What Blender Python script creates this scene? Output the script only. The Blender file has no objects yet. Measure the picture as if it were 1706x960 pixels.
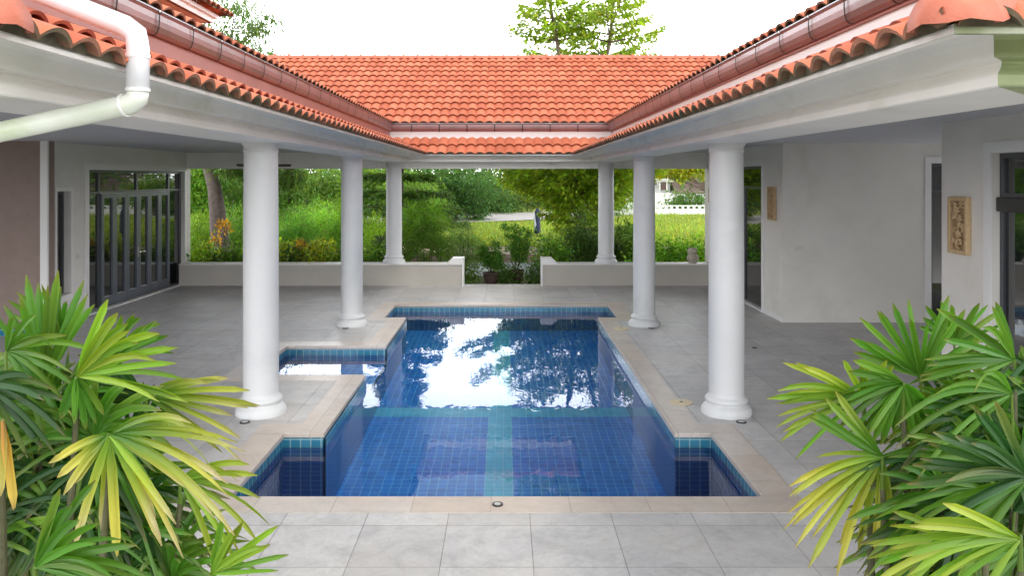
import bpy, bmesh, math, random
import numpy as np
from mathutils import Vector, Matrix

random.seed(7)
rng = np.random.default_rng(7)
SC = bpy.context.scene
COL = SC.collection
PI = math.pi
R = math.radians
F, CX, CY, H = 1300.0, 842.0, 296.0, 2.5      # focal length in photo pixels, vanishing point, eye height


def at(px, py, Y):
    """photo pixel at depth Y -> world point"""
    return Vector(((px - CX) / F * Y, Y, H - (py - CY) / F * Y))


# ------------------------------------------------------------------ objects
def tag(o, label=None, cat=None, group=None, kind=None):
    if label: o['label'] = label
    if cat: o['category'] = cat
    if group: o['group'] = group
    if kind: o['kind'] = kind
    return o


def empty(name, loc=(0, 0, 0), rz=0.0):
    o = bpy.data.objects.new(name, None)
    COL.objects.link(o)
    o.location = loc
    o.rotation_euler = (0, 0, rz)
    o.empty_display_size = .1
    return o


def copy_tree(o, parent=None):
    c = o.copy()
    COL.objects.link(c)
    c.parent = parent
    for ch in o.children:
        copy_tree(ch, c)
    return c


class MB:
    def __init__(s):
        s.v, s.f, s.uv, s.col = [], [], [], []

    def face(s, pts, uv=None, col=None):
        n = len(s.v)
        s.v += [tuple(p) for p in pts]
        s.f.append(tuple(range(n, n + len(pts))))
        s.uv.append(uv if uv else [(0, 0)] * len(pts))
        s.col += [col if col else (1, 1, 1)] * len(pts)

    def box(s, x0, x1, y0, y1, z0, z1):
        n = len(s.v)
        s.v += [(x0, y0, z0), (x1, y0, z0), (x1, y1, z0), (x0, y1, z0), (x0, y0, z1), (x1, y0, z1), (x1, y1, z1), (x0, y1, z1)]
        for q in ((0, 3, 2, 1), (4, 5, 6, 7), (0, 1, 5, 4), (1, 2, 6, 5), (2, 3, 7, 6), (3, 0, 4, 7)):
            s.f.append(tuple(n + i for i in q))
            s.uv.append([(0, 0)] * 4)
        s.col += [(1, 1, 1)] * 8
        return s

    def lathe(s, c, prof, n=24, cap=True, ax=None):
        """prof: [(r, z)]"""
        b = len(s.v)
        for r, z in prof:
            for k in range(n):
                a = 2 * PI * k / n
                s.v.append((c[0] + r * math.cos(a), c[1] + r * math.sin(a), c[2] + z))
                s.col.append((1, 1, 1))
        for i in range(len(prof) - 1):
            for k in range(n):
                k2 = (k + 1) % n
                s.f.append((b + i * n + k, b + i * n + k2, b + (i + 1) * n + k2, b + (i + 1) * n + k))
                s.uv.append([(0, 0)] * 4)
        if cap:
            s.f.append(tuple(b + (n - 1 - k) for k in range(n)))
            s.uv.append([(0, 0)] * n)
            s.f.append(tuple(b + (len(prof) - 1) * n + k for k in range(n)))
            s.uv.append([(0, 0)] * n)
        return s

    def tube(s, pts, rad, n=10, cap=True, col=(1, 1, 1)):
        pts = [Vector(p) for p in pts]
        if not isinstance(rad, (list, tuple)): rad = [rad] * len(pts)
        b = len(s.v)
        up = Vector((0, 0, 1))
        d0 = (pts[1] - pts[0]).normalized()
        x = d0.cross(up)
        if x.length < .05: x = d0.cross(Vector((0, 1, 0)))
        x.normalize()
        for i, p in enumerate(pts):
            if i == 0: d = pts[1] - p
            elif i == len(pts) - 1: d = p - pts[i - 1]
            else: d = (pts[i + 1] - p).normalized() + (p - pts[i - 1]).normalized()
            d.normalize()
            x = (x - d * x.dot(d)).normalized()
            y = d.cross(x)
            for k in range(n):
                a = 2 * PI * k / n
                s.v.append(tuple(p + (x * math.cos(a) + y * math.sin(a)) * rad[i]))
                s.col.append(col)
        for i in range(len(pts) - 1):
            for k in range(n):
                k2 = (k + 1) % n
                s.f.append((b + i * n + k, b + i * n + k2, b + (i + 1) * n + k2, b + (i + 1) * n + k))
                s.uv.append([(0, 0)] * 4)
        if cap:
            s.f.append(tuple(b + (n - 1 - k) for k in range(n)))
            s.uv.append([(0, 0)] * n)
            s.f.append(tuple(b + (len(pts) - 1) * n + k for k in range(n)))
            s.uv.append([(0, 0)] * n)
        return s

    def build(s, name, mat, parent=None, smooth=False, bevel=0.0, bseg=2, recalc=True, loc=None):
        me = bpy.data.meshes.new(name)
        v = s.v
        if loc is not None:
            v = [(a - loc[0], b - loc[1], c - loc[2]) for a, b, c in s.v]
        me.from_pydata(v, [], s.f)
        uvl = me.uv_layers.new(name='UVMap')
        flat = [c for fu in s.uv for p in fu for c in p]
        uvl.data.foreach_set('uv', flat)
        if any(c != (1, 1, 1) for c in s.col):
            ca = me.color_attributes.new('Col', 'FLOAT_COLOR', 'POINT')
            arr = np.ones((len(s.v), 4), dtype=np.float32)
            arr[:, :3] = np.array(s.col, dtype=np.float32)
            ca.data.foreach_set('color', arr.ravel())
        if recalc:
            bm = bmesh.new(); bm.from_mesh(me)
            bmesh.ops.recalc_face_normals(bm, faces=bm.faces)
            bm.to_mesh(me); bm.free()
        if smooth:
            me.polygons.foreach_set('use_smooth', [True] * len(me.polygons))
        me.materials.append(mat)
        o = bpy.data.objects.new(name, me)
        COL.objects.link(o)
        if parent: o.parent = parent
        if loc is not None: o.location = loc
        if bevel:
            m = o.modifiers.new('b', 'BEVEL'); m.width = bevel; m.segments = bseg; m.limit_method = 'ANGLE'; m.angle_limit = R(40)
        if smooth:
            me.polygons.foreach_set('use_smooth', [True] * len(me.polygons))
        return o


# ------------------------------------------------------------------ materials
class NT:
    def __init__(s, name):
        s.m = bpy.data.materials.new(name); s.m.use_nodes = True
        s.t = s.m.node_tree; s.t.nodes.clear()
        s.out = s.t.nodes.new('ShaderNodeOutputMaterial')

    def n(s, typ, **kw):
        nd = s.t.nodes.new('ShaderNode' + typ)
        for k, v in kw.items(): setattr(nd, k, v)
        return nd

    def l(s, a, b): s.t.links.new(a, b)

    def pos(s):
        return s.n('NewGeometry').outputs['Position']

    def noise(s, scale, detail=4, rough=.55, vec=None, dist=0.0):
        nd = s.n('TexNoise'); nd.inputs['Scale'].default_value = scale
        nd.inputs['Detail'].default_value = detail; nd.inputs['Roughness'].default_value = rough
        nd.inputs['Distortion'].default_value = dist
        s.l(vec if vec else s.pos(), nd.inputs['Vector'])
        return nd.outputs['Fac']

    def ramp(s, fac, stops):
        nd = s.n('ValToRGB'); e = nd.color_ramp.elements
        while len(e) < len(stops): e.new(.5)
        for el, (p, c) in zip(e, stops):
            el.position = p; el.color = (c[0], c[1], c[2], 1) if hasattr(c, '__len__') else (c, c, c, 1)
        s.l(fac, nd.inputs['Fac'])
        return nd.outputs['Color']

    def mix(s, a, b, fac, mode='MIX'):
        nd = s.n('MixRGB', blend_type=mode)
        for i, x in ((1, a), (2, b)):
            if hasattr(x, 'is_linked') or hasattr(x, 'links'): s.l(x, nd.inputs[i])
            else: nd.inputs[i].default_value = (x[0], x[1], x[2], 1)
        if isinstance(fac, (int, float)): nd.inputs[0].default_value = fac
        else: s.l(fac, nd.inputs[0])
        return nd.outputs[0]

    def math(s, op, a, b=None):
        nd = s.n('Math', operation=op)
        for i, x in ((0, a), (1, b)):
            if x is None: continue
            if isinstance(x, (int, float)): nd.inputs[i].default_value = x
            else: s.l(x, nd.inputs[i])
        return nd.outputs[0]

    def bump(s, h, strength=.3, dist=.01, nrm=None):
        nd = s.n('Bump'); nd.inputs['Strength'].default_value = strength; nd.inputs['Distance'].default_value = dist
        s.l(h, nd.inputs['Height'])
        if nrm: s.l(nrm, nd.inputs['Normal'])
        return nd.outputs[0]

    def pbr(s, col, rough=.6, bump=None, spec=.5, metal=0, coat=0):
        p = s.n('BsdfPrincipled')
        if hasattr(col, '__len__'): p.inputs['Base Color'].default_value = (col[0], col[1], col[2], 1)
        else: s.l(col, p.inputs['Base Color'])
        if isinstance(rough, (int, float)): p.inputs['Roughness'].default_value = rough
        else: s.l(rough, p.inputs['Roughness'])
        p.inputs['Specular IOR Level'].default_value = spec
        p.inputs['Metallic'].default_value = metal
        p.inputs['Coat Weight'].default_value = coat
        if bump: s.l(bump, p.inputs['Normal'])
        return p.outputs[0]

    def done(s, sh):
        s.l(sh, s.out.inputs['Surface']); return s.m


def plain(name, col, rough=.6, var=.15, scale=3.0, bump=.15, bscale=60, spec=.5, metal=0, stain=None, stain_amt=(.5, .75)):
    t = NT(name)
    n1 = t.noise(scale, 5)
    c = t.ramp(n1, [(.25, [x * (1 - var) for x in col]), (.75, [min(1, x * (1 + var)) for x in col])])
    if stain:
        m = t.ramp(t.noise(1.1, 6, .6, dist=.5), [(stain_amt[0], 0), (stain_amt[1], 1)])
        c = t.mix(c, stain, m)
    return t.done(t.pbr(c, rough, t.bump(t.noise(bscale, 3), bump, .003), spec, metal))


M = {}
M['white'] = plain('white_render', (.70, .685, .645), .6, .05, 1.2, .5, 35, stain=(.62, .60, .55), stain_amt=(.50, .74))
M['cornice'] = plain('cornice_paint', (.88, .87, .83), .5, .05, 2.0, .2, 30, stain=(.62, .63, .50), stain_amt=(.54, .84))
M['column'] = plain('column_paint', (.63, .64, .645), .45, .03, 2.0, .2, 40, stain=(.54, .555, .56), stain_amt=(.52, .72))
M['ceiling'] = plain('ceiling_paint', (.52, .53, .56), .7, .03, 1.0, .1, 40)
M['white_trim'] = plain('white_trim', (.74, .74, .73), .4, .03)
M['mossy'] = plain('mossy_render', (.36, .42, .22), .7, .25, 4, .3, 30, stain=(.55, .55, .48), stain_amt=(.52, .7))
M['brown_wall'] = plain('brown_render', (.27, .205, .18), .8, .08, 6, .6, 70)
M['tan_wall'] = plain('terracotta_wall', (.50, .24, .14), .7, .1, 3, .3, 40)
M['dark_frame'] = plain('dark_metal_frame', (.045, .05, .06), .3, .1, 5, .05, 60, spec=.7)
M['mullion'] = plain('grey_metal_frame', (.085, .10, .125), .3, .1, 5, .05, 60, spec=.7)
M['steel'] = plain('brushed_steel', (.5, .48, .45), .3, .1, 9, .1, 80, metal=1)
M['gutter'] = None
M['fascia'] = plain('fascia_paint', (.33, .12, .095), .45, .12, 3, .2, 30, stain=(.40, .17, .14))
M['deck_and_gap_shade'] = plain('roof_deck_and_gap_shade', (.1, .035, .03), .6, .2, 3)
M['joint'] = plain('joint_sealant', (.02, .012, .012), .8, .2, 8)
M['pvc'] = plain('white_pvc', (.74, .75, .77), .28, .05, 4, .05, 40, stain=(.50, .34, .32), stain_amt=(.62, .80))
M['pvc_algae'] = plain('algae_pvc', (.66, .69, .62), .35, .06, 4, .1, 40, stain=(.34, .44, .18), stain_amt=(.45, .72))
M['mortar'] = plain('tile_mortar', (.11, .095, .06), .9, .5, 14, .6, 60)
M['bark'] = plain('bark', (.16, .12, .10), .9, .4, 12, .8, 30)
M['bark_pale'] = plain('pale_bark', (.17, .135, .12), .9, .35, 9, .8, 25)
M['stem'] = plain('cane_stem', (.07, .07, .03), .8, .4, 30, .5, 60)
M['soil'] = plain('soil', (.07, .05, .035), .95, .5, 12, .8, 30)
M['pot'] = plain('clay_pot', (.10, .06, .05), .7, .25, 8, .3, 40)
M['sand_relief'] = plain('sandstone', (.50, .36, .20), .8, .15, 25, .5, 90)
M['stone'] = plain('weathered_stone', (.45, .41, .34), .9, .35, 22, .8, 60)
M['black'] = plain('black_plastic', (.02, .02, .022), .4, .1)
M['lens'] = plain('frosted_lens', (.45, .45, .42), .25, .1)
M['lid'] = plain('yellowed_plastic', (.62, .52, .33), .45, .1, 10)
M['blue_cloth'] = plain('blue_cloth', (.035, .045, .10), .85, .3, 4, .5, 20)
M['pale_cloth'] = plain('pale_cloth', (.55, .6, .7), .8, .1, 4)
M['kerb'] = plain('kerb_concrete', (.62, .52, .46), .8, .12, 3, .3, 30)
M['retaining'] = plain('earthy_render', (.27, .21, .16), .85, .25, 3, .3, 30)
M['road'] = plain('pale_concrete', (.46, .44, .43), .8, .1, 1, .3, 20)
M['far_roof'] = None
M['switch'] = plain('switch_plastic', (.6, .6, .58), .3, .02)
M['wood_dark'] = plain('dark_wood', (.08, .045, .03), .5, .3, 20)

# gutter: copper-brown lacquered metal, streaked
t = NT('gutter_metal')
c = t.ramp(t.noise(2.2, 5), [(.3, (.15, .075, .075)), (.7, (.24, .11, .105))])
M['gutter'] = t.done(t.pbr(c, .36, t.bump(t.noise(14, 3), .12, .01), .7, coat=.15))

# dark tinted glass
t = NT('tinted_glass')
M['glass'] = t.done(t.pbr((.010, .013, .014), .015, t.bump(t.noise(.9, 1), .05, .03), .9, coat=.35))

# roof tiles
def tile_mat(name, c1, c2, c3):
    t = NT(name)
    uv = t.n('UVMap').outputs[0]
    sx = t.n('VectorMath', operation='FLOOR'); t.l(uv, sx.inputs[0])
    wn = t.n('TexWhiteNoise', noise_dimensions='2D'); t.l(sx.outputs[0], wn.inputs['Vector'])
    c = t.ramp(wn.outputs['Value'], [(0, c1), (.45, c2), (1, c3)])
    st = t.ramp(t.noise(.9, 6, .65), [(.42, (.72, .66, .62)), (.62, (1, 1, 1))])
    c = t.mix(c, st, .42, 'MULTIPLY')
    sp = t.ramp(t.noise(26, 4, .7), [(.35, (.86, .84, .80)), (.6, (1, 1, 1))])
    c = t.mix(c, sp, .7, 'MULTIPLY')
    li = t.ramp(t.noise(5, 6, .7), [(.62, 0), (.74, 1)])
    c = t.mix(c, (.40, .30, .17), t.math('MULTIPLY', li, .35))
    return t.done(t.pbr(c, .62, t.bump(t.noise(70, 3), .25, .004), .35))
M['tile'] = tile_mat('roof_tile', (.56, .150, .075), (.64, .18, .09), (.72, .235, .125))
M['tile_edge_shade'] = plain('tile_edge_shade', (.30, .075, .04), .85, .3, 9, .4, 50)  # dark risers: shadow lines between tile courses put into the colour
M['eave_edge'] = plain('mossy_tile_edge', (.30, .13, .08), .9, .45, 20, .7, 60, stain=(.10, .09, .05), stain_amt=(.45, .62))
M['tile_cap'] = plain('ridge_tile', (.55, .165, .10), .6, .15, 5, .9, 70)
M['old_roof'] = tile_mat('brown_roof_tile', (.17, .12, .11), (.20, .15, .135), (.24, .18, .16))

# stone paving: 0.6 m grid aligned with the measured joints
def paving(name, cols, mortar, w, h, ox, oy, rough, vein, warm=None):
    t = NT(name)
    mp = t.n('Mapping'); mp.inputs['Location'].default_value = (-ox, -oy, 0); t.l(t.pos(), mp.inputs['Vector'])
    br = t.n('TexBrick'); br.offset = 0; br.squash = 1
    br.inputs['Scale'].default_value = 1; br.inputs['Mortar Size'].default_value = .0036
    br.inputs['Brick Width'].default_value = w; br.inputs['Row Height'].default_value = h
    br.inputs['Mortar Smooth'].default_value = .2; br.inputs['Bias'].default_value = 0
    br.inputs['Color1'].default_value = (*cols[0], 1); br.inputs['Color2'].default_value = (*cols[1], 1)
    br.inputs['Mortar'].default_value = (*mortar, 1)
    t.l(mp.outputs[0], br.inputs['Vector'])
    n1 = t.noise(1.7, 8, .68, dist=1.2)
    v = t.ramp(n1, [(.30, (.76, .76, .78)), (.50, (.96, .96, .965)), (.70, (1.08, 1.07, 1.05))])
    c = t.mix(br.outputs['Color'], v, vein, 'MULTIPLY')
    n2 = t.noise(9, 8, .75, dist=2.5)
    v2 = t.ramp(n2, [(.36, (.80, .80, .82)), (.54, (1, 1, 1))])
    c = t.mix(c, v2, vein * .8, 'MULTIPLY')
    if warm:
        n3 = t.noise(.8, 4, .6)
        n4 = t.noise(3.2, 9, .78, dist=1.5)
        c = t.mix(c, t.ramp(n4, [(.34, (.70, .69, .68)), (.52, (1, 1, 1))]), .55, 'MULTIPLY')
        c = t.mix(c, warm, t.ramp(n3, [(.45, 0), (.7, .5)]))
    ro = t.ramp(n2, [(.3, rough * .8), (.7, rough * 1.2)])
    return t.done(t.pbr(c, ro, t.bump(t.math('ADD', t.math('MULTIPLY', br.outputs['Fac'], -1.0), t.math('MULTIPLY', n2, .25)), .35, .002), .45))
M['patio'] = paving('grey_marble_paving', ((.50, .495, .495), (.59, .585, .58)), (.24, .235, .23), .6, .6, .18, 5.0, .50, .95, warm=(.50, .46, .41))
M['coping'] = paving('pink_beige_stone', ((.53, .46, .40), (.58, .53, .49)), (.34, .30, .27), .6, .6, .49, 5.81, .38, .5, warm=(.60, .47, .37))

# pool tiles (uv in metres)
def pool_tiles(name, ca, cb, grout, size=.1, rough=.12):
    t = NT(name)
    br = t.n('TexBrick'); br.offset = 0
    br.inputs['Scale'].default_value = 1; br.inputs['Mortar Size'].default_value = .0055
    br.inputs['Brick Width'].default_value = size; br.inputs['Row Height'].default_value = size
    br.inputs['Mortar Smooth'].default_value = .1; br.inputs['Bias'].default_value = 0
    br.inputs['Color1'].default_value = (*ca, 1); br.inputs['Color2'].default_value = (*cb, 1)
    br.inputs['Mortar'].default_value = (*grout, 1)
    t.l(t.n('UVMap').outputs[0], br.inputs['Vector'])
    c = t.mix(br.outputs['Color'], t.ramp(t.noise(7, 4), [(.3, .8), (.7, 1.1)]), .5, 'MULTIPLY')
    return t.done(t.pbr(c, rough, t.bump(t.math('MULTIPLY', br.outputs['Fac'], -1.0), .3, .002), .5))
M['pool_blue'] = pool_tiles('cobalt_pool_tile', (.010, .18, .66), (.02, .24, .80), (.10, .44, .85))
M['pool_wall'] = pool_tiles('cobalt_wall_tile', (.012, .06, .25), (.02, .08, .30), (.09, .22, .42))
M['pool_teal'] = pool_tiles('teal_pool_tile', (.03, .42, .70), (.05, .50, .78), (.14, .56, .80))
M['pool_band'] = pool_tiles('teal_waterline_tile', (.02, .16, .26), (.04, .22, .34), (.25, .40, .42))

# water
t = NT('pool_water')
mp = t.n('Mapping'); mp.inputs['Scale'].default_value = (1, .55, 1); t.l(t.pos(), mp.inputs['Vector'])
w1 = t.noise(3.4, 3, .55, mp.outputs[0], .3)
gl = t.n('BsdfGlass'); gl.inputs['IOR'].default_value = 1.25; gl.inputs['Roughness'].default_value = 0.0
gl.inputs['Color'].default_value = (.93, .98, 1, 1)
t.l(t.bump(w1, .040, .05), gl.inputs['Normal'])
M['water'] = t.done(gl.outputs[0])

# foliage: leaf colour per vertex, part of the light passes through
def leaf_mat(name, trans=.35, rough=.45, gloss=.4):
    t = NT(name)
    ca = t.n('VertexColor'); ca.layer_name = 'Col'
    p = t.n('BsdfPrincipled'); p.inputs['Roughness'].default_value = rough; p.inputs['Specular IOR Level'].default_value = gloss
    t.l(ca.outputs[0], p.inputs['Base Color'])
    tr = t.n('BsdfTranslucent')
    g = t.mix(ca.outputs[0], (1.0, 1.0, .45), 1.0, 'MULTIPLY')
    g = t.mix(g, (1.9, 1.9, 1.4), 1.0, 'MULTIPLY')
    t.l(g, tr.inputs[0])
    mx = t.n('MixShader'); mx.inputs[0].default_value = trans
    t.l(p.outputs[0], mx.inputs[1]); t.l(tr.outputs[0], mx.inputs[2])
    return t.done(mx.outputs[0])
M['leaf'] = leaf_mat('leaves', .35)
M['palm'] = leaf_mat('palm_leaflets', .30, .42, .4)

t = NT('lawn_grass')
n1 = t.noise(.25, 5, .6); n2 = t.noise(9, 5, .7)
c = t.ramp(n1, [(.3, (.20, .28, .05)), (.55, (.29, .37, .07)), (.75, (.40, .40, .15))])
c = t.mix(c, t.ramp(n2, [(.3, .55), (.7, 1.25)]), .8, 'MULTIPLY')
M['grass'] = t.done(t.pbr(c, .9, t.bump(n2, .9, .08), .2))
t = NT('garden_ground')
n1 = t.noise(.5, 6, .65)
c = t.ramp(n1, [(.3, (.07, .10, .03)), (.5, (.16, .15, .07)), (.7, (.30, .24, .15))])
M['ground'] = t.done(t.pbr(c, .95, t.bump(t.noise(6, 5), .8, .06), .2))
M['dry'] = plain('dry_soil_strip', (.42, .33, .23), .95, .3, 1.5, .7, 12, stain=(.25, .27, .10))

# ------------------------------------------------------------------ pool, coping, patio
POOL = [(-2.16, 2.01, 6.11, 7.62), (-1.77, 1.65, 7.62, 13.93), (-2.16, 2.01, 13.93, 15.33), (-3.24, -1.77, 9.89, 11.57)]
CW = .30
OUT = [(a - CW, b + CW, c - CW, d + CW) for a, b, c, d in POOL]
inr = lambda x, y, rs: any(a < x < b and c < y < d for a, b, c, d in rs)
BED = [(-2.15, -.75, 1.3, 3.1), (.8, 2.2, 1.3, 3.1)]
PX0, PX1, PY0, PY1 = -12.0, 9.6, -4.0, 18.3


def cells(rs_list, extra_x=(), extra_y=()):
    xs = sorted(set([v for rs in rs_list for r in rs for v in r[:2]] + list(extra_x)))
    ys = sorted(set([v for rs in rs_list for r in rs for v in r[2:]] + list(extra_y)))
    for i in range(len(xs) - 1):
        for j in range(len(ys) - 1):
            yield xs[i], xs[i + 1], ys[j], ys[j + 1]


def slab(name, mat, test, rs_list, z0, z1, ex=(), ey=(), bevel=0):
    """flat slab made of grid cells that pass test, with welded side walls"""
    bm = bmesh.new()
    vd = {}
    def V(x, y):
        k = (round(x, 4), round(y, 4))
        if k not in vd: vd[k] = bm.verts.new((x, y, z1))
        return vd[k]
    for a, b, c, d in cells(rs_list, ex, ey):
        if test((a + b) / 2, (c + d) / 2):
            bm.faces.new([V(a, c), V(b, c), V(b, d), V(a, d)])
    r = bmesh.ops.extrude_face_region(bm, geom=bm.faces[:])
    vs = [g for g in r['geom'] if isinstance(g, bmesh.types.BMVert)]
    bmesh.ops.translate(bm, verts=vs, vec=(0, 0, z0 - z1))
    bmesh.ops.recalc_face_normals(bm, faces=bm.faces)
    me = bpy.data.meshes.new(name); bm.to_mesh(me); bm.free()
    me.materials.append(mat)
    o = bpy.data.objects.new(name, me); COL.objects.link(o)
    if bevel:
        m = o.modifiers.new('b', 'BEVEL'); m.width = bevel; m.segments = 2; m.limit_method = 'ANGLE'
    return o


o = slab('patio', M['patio'], lambda x, y: not inr(x, y, OUT) and not inr(x, y, BED), [OUT, BED, [(PX0, PX1, PY0, PY1)]], -.08, 0)
tag(o, kind='structure')
o = slab('pool_coping', M['coping'], lambda x, y: inr(x, y, OUT) and not inr(x, y, POOL), [OUT, POOL], -.045, .003, bevel=.006)
tag(o, kind='structure')
g = .012  # the basin sits a little behind the coping's edge
ZB, ZW = -1.66, -.135
pr = [(a - g, b + g, c - g, d + g) for a, b, c, d in POOL]
pr[1] = (POOL[1][0] - g, POOL[1][1] + g, POOL[1][2] - .001, POOL[1][3] + .001)
band, wall, floor_, teal, water = MB(), MB(), MB(), MB(), MB()
xs = sorted(set([v for r in pr for v in r[:2]])); ys = sorted(set([v for r in pr for v in r[2:]]))
bott = lambda x, y: -.62 if x < -1.785 and 9.8 < y < 11.6 else ZB
for i in range(len(xs) - 1):
    for j in range(len(ys) - 1):
        x0, x1, y0, y1 = xs[i], xs[i + 1], ys[j], ys[j + 1]
        mx, my = (x0 + x1) / 2, (y0 + y1) / 2
        if not inr(mx, my, pr): continue
        zb = bott(mx, my)
        water.face([(x0, y0, ZW), (x1, y0, ZW), (x1, y1, ZW), (x0, y1, ZW)])
        # floor split into cobalt fields and teal stripes
        sx = sorted(set([x0, x1] + [v for v in (-.225, .085) if x0 < v < x1]))
        sy = sorted(set([y0, y1] + [v for v in (10.38, 10.74) if y0 < v < y1]))
        for a in range(len(sx) - 1):
            for b in range(len(sy) - 1):
                cx, cy = (sx[a] + sx[a + 1]) / 2, (sy[b] + sy[b + 1]) / 2
                q = [(sx[a], sy[b]), (sx[a + 1], sy[b]), (sx[a + 1], sy[b + 1]), (sx[a], sy[b + 1])]
                mb = teal if zb == ZB and ((-.225 < cx < .085) or 10.38 < cy < 10.74) else floor_
                mb.face([(p[0], p[1], zb) for p in q], [(p[0] + .022, p[1]) for p in q])
        for (qx, qy, ax, ay, bx, by, u0, u1) in ((mx, y0 - .05, x0, y0, x1, y0, x0, x1), (mx, y1 + .05, x1, y1, x0, y1, x1, x0),
                                             (x0 - .05, my, x0, y1, x0, y0, y1, y0), (x1 + .05, my, x1, y0, x1, y1, y0, y1)):
            zt = -.044
            if inr(qx, qy, pr):
                if bott(qx, qy) >= zb: zt = bott(qx, qy)
                if zt <= zb + .01 or zt > -.05: continue
            w = wall
            if zt > -.05:
                zm = -.160
                band.face([(ax, ay, zt), (bx, by, zt), (bx, by, zm), (ax, ay, zm)], [(u0, zt + .06), (u1, zt + .06), (u1, zm + .06), (u0, zm + .06)])
                zt = zm
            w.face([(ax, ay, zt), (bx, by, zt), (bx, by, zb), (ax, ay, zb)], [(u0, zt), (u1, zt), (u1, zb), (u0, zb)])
pool = empty('pool_basin', (0, 6, -1.6)); tag(pool, kind='structure')
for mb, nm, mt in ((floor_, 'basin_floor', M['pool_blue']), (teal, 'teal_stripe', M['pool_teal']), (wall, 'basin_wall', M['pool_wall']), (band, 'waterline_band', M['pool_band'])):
    o = mb.build(nm, mt, recalc=False); o.parent = pool; o.matrix_parent_inverse = Matrix.Translation((0, -6, 1.6))
o = water.build('water', M['water'], recalc=False)
bm = bmesh.new(); bm.from_mesh(o.data); bmesh.ops.remove_doubles(bm, verts=bm.verts, dist=.0005); bm.to_mesh(o.data); bm.free()
tag(o, kind='structure')
for x0, x1, y0, y1 in BED:
    o = MB().box(x0, x1, y0, y1, -.3, -.03).build('planting_bed', M['soil']); tag(o, kind='structure')

# ------------------------------------------------------------------ house
house = empty('courtyard_house', (0, 3.4, 0))
tag(house, 'white single storey villa with orange tiled roofs, round columns and open verandas around the pool', 'house')
HOFF = Matrix.Translation((0, -3.4, 0))


def part(o, parent=house, inv=True):
    o.parent = parent
    if parent is house: o.matrix_parent_inverse = HOFF
    return o


XL, XR, YF, YN = -2.6, 2.35, 18.25, 3.5
XLO, XRO = -13.0, 10.5


def path(o):
    return [Vector((XLO, YN - o, 0)), Vector((XL + o, YN - o, 0)), Vector((XL + o, YF - o, 0)), Vector((XR - o, YF - o, 0)), Vector((XR - o, YN - o, 0)), Vector((XRO, YN - o, 0))]


def sweep(mb, prof, segs, closed=True):
    for i in segs:
        n = len(prof)
        for k in range(n if closed else n - 1):
            (o1, z1), (o2, z2) = prof[k], prof[(k + 1) % n]
            a, b = path(o1)[i], path(o1)[i + 1]
            c, d = path(o2)[i], path(o2)[i + 1]
            mb.face([(a.x, a.y, z1), (b.x, b.y, z1), (d.x, d.y, z2), (c.x, c.y, z2)])
    return mb


def weld(o, dist=.0005):
    bm = bmesh.new(); bm.from_mesh(o.data)
    bmesh.ops.remove_doubles(bm, verts=bm.verts, dist=dist)
    bmesh.ops.recalc_face_normals(bm, faces=bm.faces)
    bm.to_mesh(o.data); bm.free(); return o


corn = [(-.19, 3.098), (-.19, 2.865), (.372, 2.865), (.382, 2.872), (.384, 2.912), (.374, 2.925), (.352, 2.945), (.342, 2.962), (.342, 2.974), (.424, 2.978), (.426, 3.045), (.434, 3.066), (.452, 3.080), (.47, 3.086), (.775, 3.000), (.797, 3.000), (.797, 3.034), (.77, 3.036), (.47, 3.12), (-.19, 3.2)]
for segs in ((1,), (2,), (3,)):
    part(weld(sweep(MB(), corn, segs).build('cornice', M['cornice'])))
for segs in ((0,), (4,)):
    part(weld(sweep(MB(), corn, segs).build('cornice', M['mossy'])))

PITCH = .451
CS = math.cos(math.atan(PITCH))
TP, TG = .22, .46        # roll spacing, course length


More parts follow.
